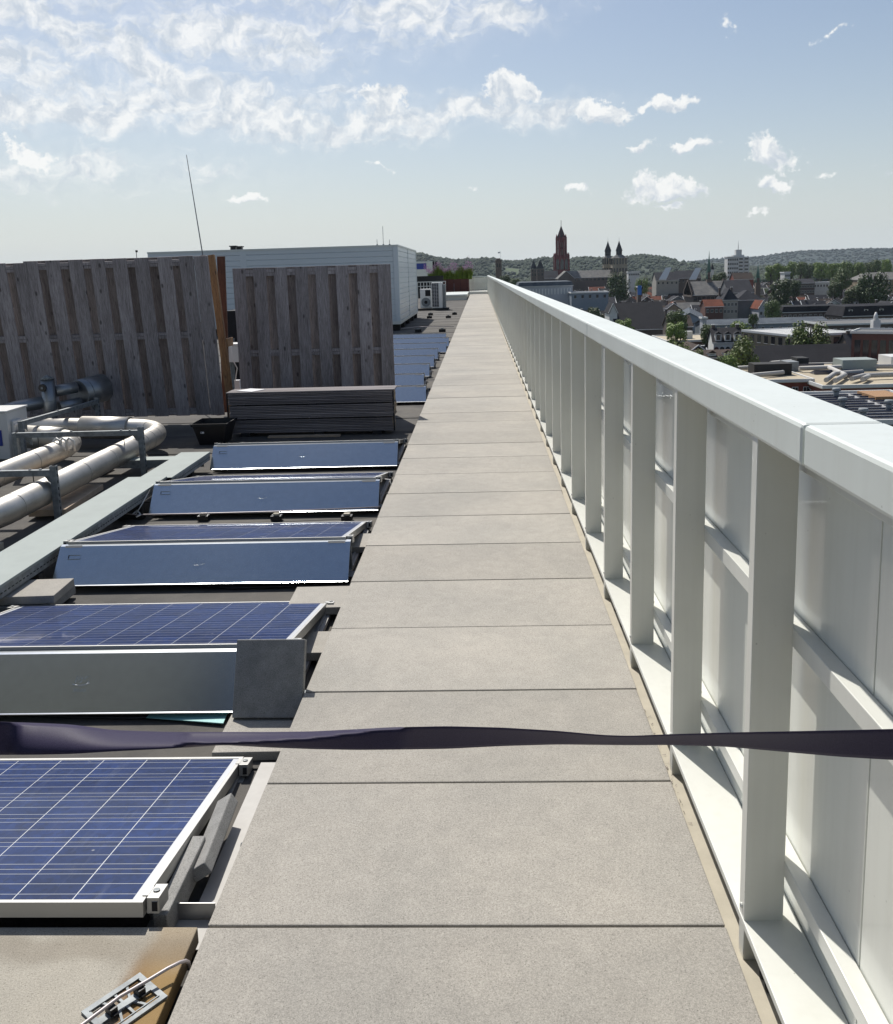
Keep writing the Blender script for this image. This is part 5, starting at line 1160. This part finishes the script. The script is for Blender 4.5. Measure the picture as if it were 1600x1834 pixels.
MB().tube([V((0, 0, zf_(463))), V((0, 0, zf_(450)))], .08, 'trim', 6).build('flagpole', ft, 0, (1.4, 0, 0)); MB().box(-1.7, -.1, -.02, .02, zf_(453.5), zf_(451), 'trim').build('flag', ft, 0, (1.4, 0, 0))
# pale hall with vertical fins
b = house('pale_grey_hall', 'large pale grey hall with white vertical fins and dark blue roof edge', 'building', 929, 1026, 455, 512, 503, 'mans', 'palegrey', 'bluegrey', 30, 0, 0)
wh_ = PX(1026, 455)-PX(929, 455); zh_ = PZ(978, 512, 455)-G
fin = MB().box(-.25, .25, -.25, 0, -4.2, -1.4, 'trim').mesh('fin')
for k in range(17): link('fin', fin, b, (-wh_/2+1+k*(wh_-2)/16, -15.01, zh_))
house('blue_flat_building', 'low bluish flat roofed building right of the pale grey hall', 'building', 1024, 1090, 440, 524, 524, 'flat', 'bluegrey', 'lightgrey', 16, 1, 5, 'dark', 'F')
house('angled_roof_block', 'dark roofed block with a bright sloping skylight strip, left one', 'building', 1176, 1216, 640, 502, 487, 'gx', 'pale', 'slate', 16, 1, 5, 'dark', 'F')
house('angled_roof_block', 'dark roofed block with a bright sloping skylight strip, right one', 'building', 1214, 1256, 660, 498, 484, 'gx', 'brown', 'slate', 16, 1, 6, 'dark', 'F')
for px_, Y in ((1180, 638), (1234, 655)):
    a = ony(px_, 503, Y-1); q = [a, a+V((5.0, 0, 0)), a+V((9.5, 4.5, 8.0)), a+V((5.5, 4.5, 8.0))]; q = [V(v)+V((0, -.6, .9)) for v in q]
    o = MB().add(q+[v+V((0, .3, -.5)) for v in q], [(0, 1, 2, 3), (7, 6, 5, 4), (0, 4, 5, 1), (1, 5, 6, 2), (2, 6, 7, 3), (3, 7, 4, 0)], 'trim').build('roof_light_strip'); tag(o, 'bright sloping roof strip on the %s dark roofed block' % ('left' if px_ < 1200 else 'right'), 'skylight')
house('scaffolded_house', 'narrow house wrapped in bright blue sheeting', 'house', 1143, 1149, 520, 514, 512, 'flat', 'brown', 'tar', 5, 0, 0)
o = MB().box(-1.1, 1.1, -.2, 0, 0, 5.2, 'blue_sheet').build('scaffold_sheet', loc=(PX(1146, 519), 519, PZ(1146, 528, 519))); tag(o, 'bright blue sheet hanging on the narrow scaffolded house', 'sheet')
for (a, c, Y, pe, lb) in ((1406, 1416, 560, 488, 'white box shaped rooftop plant room among the trees at the right'), (1126, 1146, 700, 487, 'low white flat roofed building right of the basilica'), (1458, 1490, 560, 506, 'white fronted long house with pale roof at the right')):
    house('white_building', lb, 'building', a, c, Y, pe, pe-2, 'flat', 'white', 'whiteroof', 8, 1, 6, 'cross', 'F')
house('brick_terrace', 'row of brick houses with white windows at the far right', 'building', 1422, 1460, 545, 507, 499, 'gx', 'brown', 'slate', 12, 2, 8, 'cross', 'F')
house('manor_house', 'grey roofed manor behind the big tree at the right edge', 'house', 1538, 1640, 520, 500, 487, 'hip', 'tan', 'leadgrey', 16, 2, 10, 'cross', 'F')
# trees that can be told apart
for a in ((1107, 560, 486, 25, 'dark', 'big dark round tree in front of the basilica twin towers'), (1065, 330, 547, 19, 'dark', 'dark tree just above the rail left of the white gable'), (1120, 235, 567, 22, 'bright', 'bright green tree touching the rail near the first cap joint'),
          (1216, 300, 554, 24, 'mid', 'mid green tree left of the pediment hall'), (1213, 262, 573, 22, 'bright', 'light green tree in front of the pediment hall'), (1386, 352, 537, 20, 'mid', 'round green tree right of the red roofed house'),
          (1456, 232, 573, 38, 'olive', 'large leafy tree in front of the white ribbed roof'), (1336, 188, 600, 36, 'olive', 'leafy yellow green tree left of the big slate roof'), (1305, 176, 632, 26, 'bright', 'yellow green tree top just above the rail, left of the slate roof'),
          (1268, 262, 580, 16, 'mid', 'narrow green tree right of the slim stair tower'), (1290, 250, 584, 18, 'mid', 'green tree between stair tower and dark roofed house'), (1330, 290, 574, 22, 'bright', 'light bushy tree behind the dark roofed house'),
          (1352, 300, 560, 10, 'dark', 'dark spiky tree above the curved roof'), (1220, 170, 612, 30, 'olive', 'yellowish tree just above the rail, centre right'), (1250, 172, 622, 22, 'olive', 'yellowish bush at the rail right of its larger neighbour'),
          (1400, 440, 498, 22, 'dark', 'dark tree group left of the brick terrace, left tree'), (1424, 450, 500, 14, 'dark', 'dark tree left of the brick terrace, right tree'), (1497, 430, 504, 13, 'dark', 'dark pointed tree right of the white fronted house'),
          (1510, 520, 478, 20, 'mid', 'tall green tree beside the plane tree row'), (1566, 430, 484, 32, 'dark', 'very large dark tree at the right edge'), (1532, 430, 510, 20, 'dark', 'dark bushy tree left of the very large one'), (1295, 560, 486, 9, 'dark', 'dark conifer below the white tower block'), (1283, 600, 490, 10, 'mid', 'green tree left of the conifer below the tower block'),
          (1150, 620, 497, 14, 'bright', 'pale green bushes beside the white flat building'), (905, 560, 492, 14, 'dark', 'dark tree right of the flag tower'), (922, 520, 496, 12, 'mid', 'green tree at the left end of the pale grey hall'), (1523, 380, 560, 9, 'dark', 'small dark tree in front of the right mansard wing')):
    tree(a[0], a[1], a[2], a[3], a[4], a[5])
for k in range(16):
    px_ = 1380+k*13.5+rnd.uniform(-3, 3)
    tree(px_, 760+rnd.uniform(-40, 60), 472-.6*k+rnd.uniform(-3, 3), rnd.uniform(11, 16), rnd.choice(['bright', 'mid', 'bright']), 'bright plane tree, %s from the left in the long row behind the town' % ('first second third fourth fifth sixth seventh eighth ninth tenth eleventh twelfth thirteenth fourteenth fifteenth sixteenth'.split()[k]), 'plane trees in the long row')
# ---- the rest of the town: individual gabled houses
land = sorted([(e[0]+e[1])/2, e[2], 0] for e in EXPL)
occ = [(e[4], e[5], e[6]) for e in EXPL]
wallsel = ['brick', 'brown', 'pale', 'grey', 'brick', 'tan', 'white', 'brown']; roofsel = ['slate', 'dark', 'tile', 'slate', 'tile', 'dark', 'orange', 'slate', 'leadgrey']
names_w = {'brick': 'brick', 'brown': 'brown', 'pale': 'pale', 'grey': 'grey', 'tan': 'tan', 'white': 'white'}; names_r = {'slate': 'slate grey', 'dark': 'near black', 'tile': 'brown tiled', 'orange': 'red tiled', 'leadgrey': 'light grey'}
used = {}; Y = 215.; nh = 0
marks = [('flag tower', 893), ('brown turrets', 963), ('red church tower', 1006), ('basilica nave', 1055), ('twin towers', 1105), ('blue sheet', 1146), ('sloping skylights', 1205), ('gothic needle spire', 1270), ('white tower block', 1322), ('green turret', 1358), ('plane trees', 1450), ('right edge', 1590)]
while Y < 1500 and nh < 290:
    sp_x = 9.5+Y*.012; px_ = 885+rnd.uniform(0, 20)
    while px_ < 1680:
        w = rnd.uniform(6.5, 11)*(1+Y/1800); d = rnd.uniform(9, 13); X = (px_-859)/1631*Y
        step = (w+rnd.choice([.6, .6, 3, 8]))*1631/Y
        rail_py = 497+(px_-880)*.361   # silhouette of the cap rail
        zr = G+rnd.uniform(10.5, 14.5); pr = hor(px_)+(EYE.z-zr)/Y*1657
        ok = pr < rail_py+8
        for (ox, oy, orr) in occ:
            if abs(ox-X) < orr*.9+w*.42 and abs(oy-Y) < orr*.8+d*.4: ok = False; break
        if ok:
            for e in EXPL:
                if e[0]-w*500/Y-2 < px_ < e[1]+w*500/Y and e[2] > Y and pr < e[3]+(4 if e[2] > 480 else 9): ok = False; break
        if ok and nh < 290:
            wl, rf = rnd.choice(wallsel), rnd.choice(roofsel); kd = rnd.choice(['gx', 'gx', 'gy', 'hip', 'gx'])
            mk = min(marks, key=lambda q: abs(q[1]-px_))
            depthw = 'near' if Y < 330 else ('midway' if Y < 560 else 'far')
            side = 'left of' if px_ < mk[1]-10 else ('right of' if px_ > mk[1]+10 else 'in line with')
            base_ = '%s house, %s %s roof, %s, %s %s' % (names_w[wl], names_r[rf], {'gx': 'long', 'gy': 'gabled', 'hip': 'hipped'}[kd], depthw, side, mk[0])
            n_ = used.get(base_, 0); used[base_] = n_+1
            if n_: base_ = base_.replace('house,', 'house (%s like it),' % ['second', 'third', 'fourth', 'fifth', 'sixth', 'seventh'][min(n_-1, 5)])
            hp = pr+ (5.2/Y*1657)*(.8 if kd != 'hip' else .7)
            hw = w/2*1631/Y
            root = house('town_house', base_, 'house', px_-hw, px_+hw, Y, hp, pr, kd, wl, rf, d, 1 if Y > 480 else 2, max(2, int(w/2.6)), 'cross', 'F' if Y > 330 else 'FL', yaw=rnd.choice([0, -6, 5, -14, 9, 0]), chim=rnd.choice([0, 1, 1, 2]), group='houses of the old town', dorm=rnd.choice([0, 0, 1, 2]) if kd == 'gx' and Y < 500 else 0, ww=.95, wh=1.3)
            EXPL.pop(); occ.append((X, Y+d/2, w*.55)); nh += 1
            if kd == 'gx':
                zE = [c_ for c_ in root.children if c_.name.startswith('roof')][0].location.z; hR = max(v.co.z for v in [c_ for c_ in root.children if c_.name.startswith('roof')][0].data.vertices)
                sl_a = math.atan2(hR, d/2+.35); Ls = math.hypot(hR, d/2+.35)
                for sx in (-1, 1):
                    if rnd.random() < .6: o = MB().box(-.14, .14, 0, Ls, 0, .24, 'trim').build('verge', root, 0, (sx*(w/2+.3), -d/2-.36, zE)); o.rotation_euler = (sl_a, 0, 0)
                for q in range(rnd.choice([0, 1, 2, 3])):
                    o = link('skylight', winmesh('velux'), root, (rnd.uniform(-w*.35, w*.35), -d/2-.35+math.cos(sl_a)*Ls*.5, zE+math.sin(sl_a)*Ls*.5+.05), (sl_a, 0, 0)); o.scale = (.9, 1.2, 1)
        px_ += step
    Y *= 1.05
for k in range(55):
    Y = rnd.uniform(260, 1050); px_ = rnd.uniform(885, 1620); rr_ = rnd.uniform(3, 5.5)*1631/Y; pt = hor(px_)+(EYE.z-(G+rnd.uniform(10, 15)))/Y*1657
    if any(e[0]-8 < px_ < e[1]+8 and e[2] > Y and pt < e[3]+14 for e in EXPL): continue
    tone = rnd.choice(['dark', 'mid', 'olive', 'dark']); mk = min(marks, key=lambda q: abs(q[1]-px_))
    lb = '%s green garden tree between %s roofs, %s the %s' % ({'dark': 'dark', 'mid': 'mid', 'olive': 'yellowish'}[tone], 'near' if Y < 420 else ('midway' if Y < 700 else 'far'), 'left of' if px_ < mk[1] else 'right of', mk[0])
    n_ = used.get(lb, 0); used[lb] = n_+1
    if n_: lb = lb.replace(' green garden', ' green (%s like it) garden' % ['second', 'third', 'fourth', 'fifth'][min(n_-1, 3)])
    tree(px_, Y, pt, rr_, tone, lb, 'garden trees between the roofs')

# ================================================================== BARRIER TAPE
def tape():
    root = tag(bpy.data.objects.new('barrier_tape', None), 'dark purple twisted fabric barrier tape stretched across the walkway', 'barrier tape'); COL.objects.link(root)
    root.location = (0, 1.3, .9)
    T = [(-260, 1281, 1352), (-120, 1287, 1354), (0, 1293, 1352), (60, 1295, 1352), (130, 1298, 1350.5), (200, 1308, 1346), (300, 1311.5, 1341), (400, 1311.5, 1334), (480, 1311.5, 1338.5), (560, 1310.5, 1341.5), (640, 1306.5, 1343), (700, 1303, 1342.5), (800, 1301, 1341), (900, 1303.5, 1336), (1000, 1309.5, 1333), (1080, 1317, 1334), (1130, 1318.5, 1334.5), (1200, 1315.5, 1334), (1300, 1312.5, 1337), (1400, 1310.5, 1346), (1500, 1308.5, 1355), (1600, 1306, 1361), (1720, 1304, 1366)]
    C = [(-260, 0), (0, 0), (130, .15), (200, .35), (400, .95), (480, .62), (560, .42), (640, .16), (720, 0.02), (1720, 0)]   # where the crease lies, 0 = top edge
    rows_ = []
    N = 150
    for i in range(N+1):
        x = -260+1980*i/N; a = interp([(p[0], p[1]) for p in T], x); b = interp([(p[0], p[2]) for p in T], x)
        sm = lambda f: (f(x-14)+f(x)+f(x+14))/3
        a = sm(lambda q: interp([(p[0], p[1]) for p in T], q)); b = sm(lambda q: interp([(p[0], p[2]) for p in T], q)); c = sm(lambda q: interp(C, q))
        D = 1.42-.00009*x
        wv_ = (b-a)/F_PX*D
        # true width is constant: what is not seen face-on is taken up by depth
        full = .0535; back = math.sqrt(max(0, full**2-wv_**2))
        pts_ = []
        for k in range(9):
            t = k/8
            if c > .03:   # lit face above the crease lies back, dark face below hangs towards us
                if t < c: dz = back*(1-t/c)*.75+.004*math.sin(t/c*3.14)
                else: dz = back*.35*((t-c)/(1-c+1e-6))
                if x < 330: dz = (back+.022)*(1-t)**1.6*(1 if x > 60 else .35+.65*max(0, (x+40)/100))
            else: dz = back*(t if x < 1090 else t*.9)+.002*math.sin(t*3.14)
            pts_.append(dep(x, a+(b-a)*t, D+dz))
        rows_.append(pts_)
    vs = [p-root.location for r_ in rows_ for p in r_]; fs = [(i*9+k, i*9+k+1, (i+1)*9+k+1, (i+1)*9+k) for i in range(N) for k in range(8)]
    me = bpy.data.meshes.new('webbing'); me.from_pydata(vs, [], fs); me.materials.append(M['tape']); me.polygons.foreach_set('use_smooth', [True]*len(fs)); me.update()
    o = link('webbing', me, root); so = o.modifiers.new('thickness', 'SOLIDIFY'); so.thickness = .0007; so.offset = 0
    MB().box(-.03, .03, -.01, .01, -.03, .03, 'black_plastic').build('buckle', root, .003, dep(1725, 1336, 1.26)-root.location)
    MB().box(-.03, .03, -.01, .01, -.03, .03, 'black_plastic').build('buckle', root, .003, dep(-266, 1317, 1.445)-root.location)
tape()

# ================================================================== AIR
HAZE = 4.4e-5
hm = bpy.data.materials.new('haze'); hm.use_nodes = True; t = hm.node_tree; t.nodes.remove(t.nodes['Principled BSDF'])
vp = t.nodes.new('ShaderNodeVolumePrincipled'); vp.inputs['Color'].default_value = (.74, .87, 1, 1); vp.inputs['Density'].default_value = HAZE; vp.inputs['Anisotropy'].default_value = .2
t.links.new(vp.outputs[0], t.nodes['Material Output'].inputs['Volume'])
MATS['haze'] = hm
hz = MB().box(-5200, 5200, -300, 5600, G-3, 175, 'haze').build('haze'); tag(hz, kind='stuff')
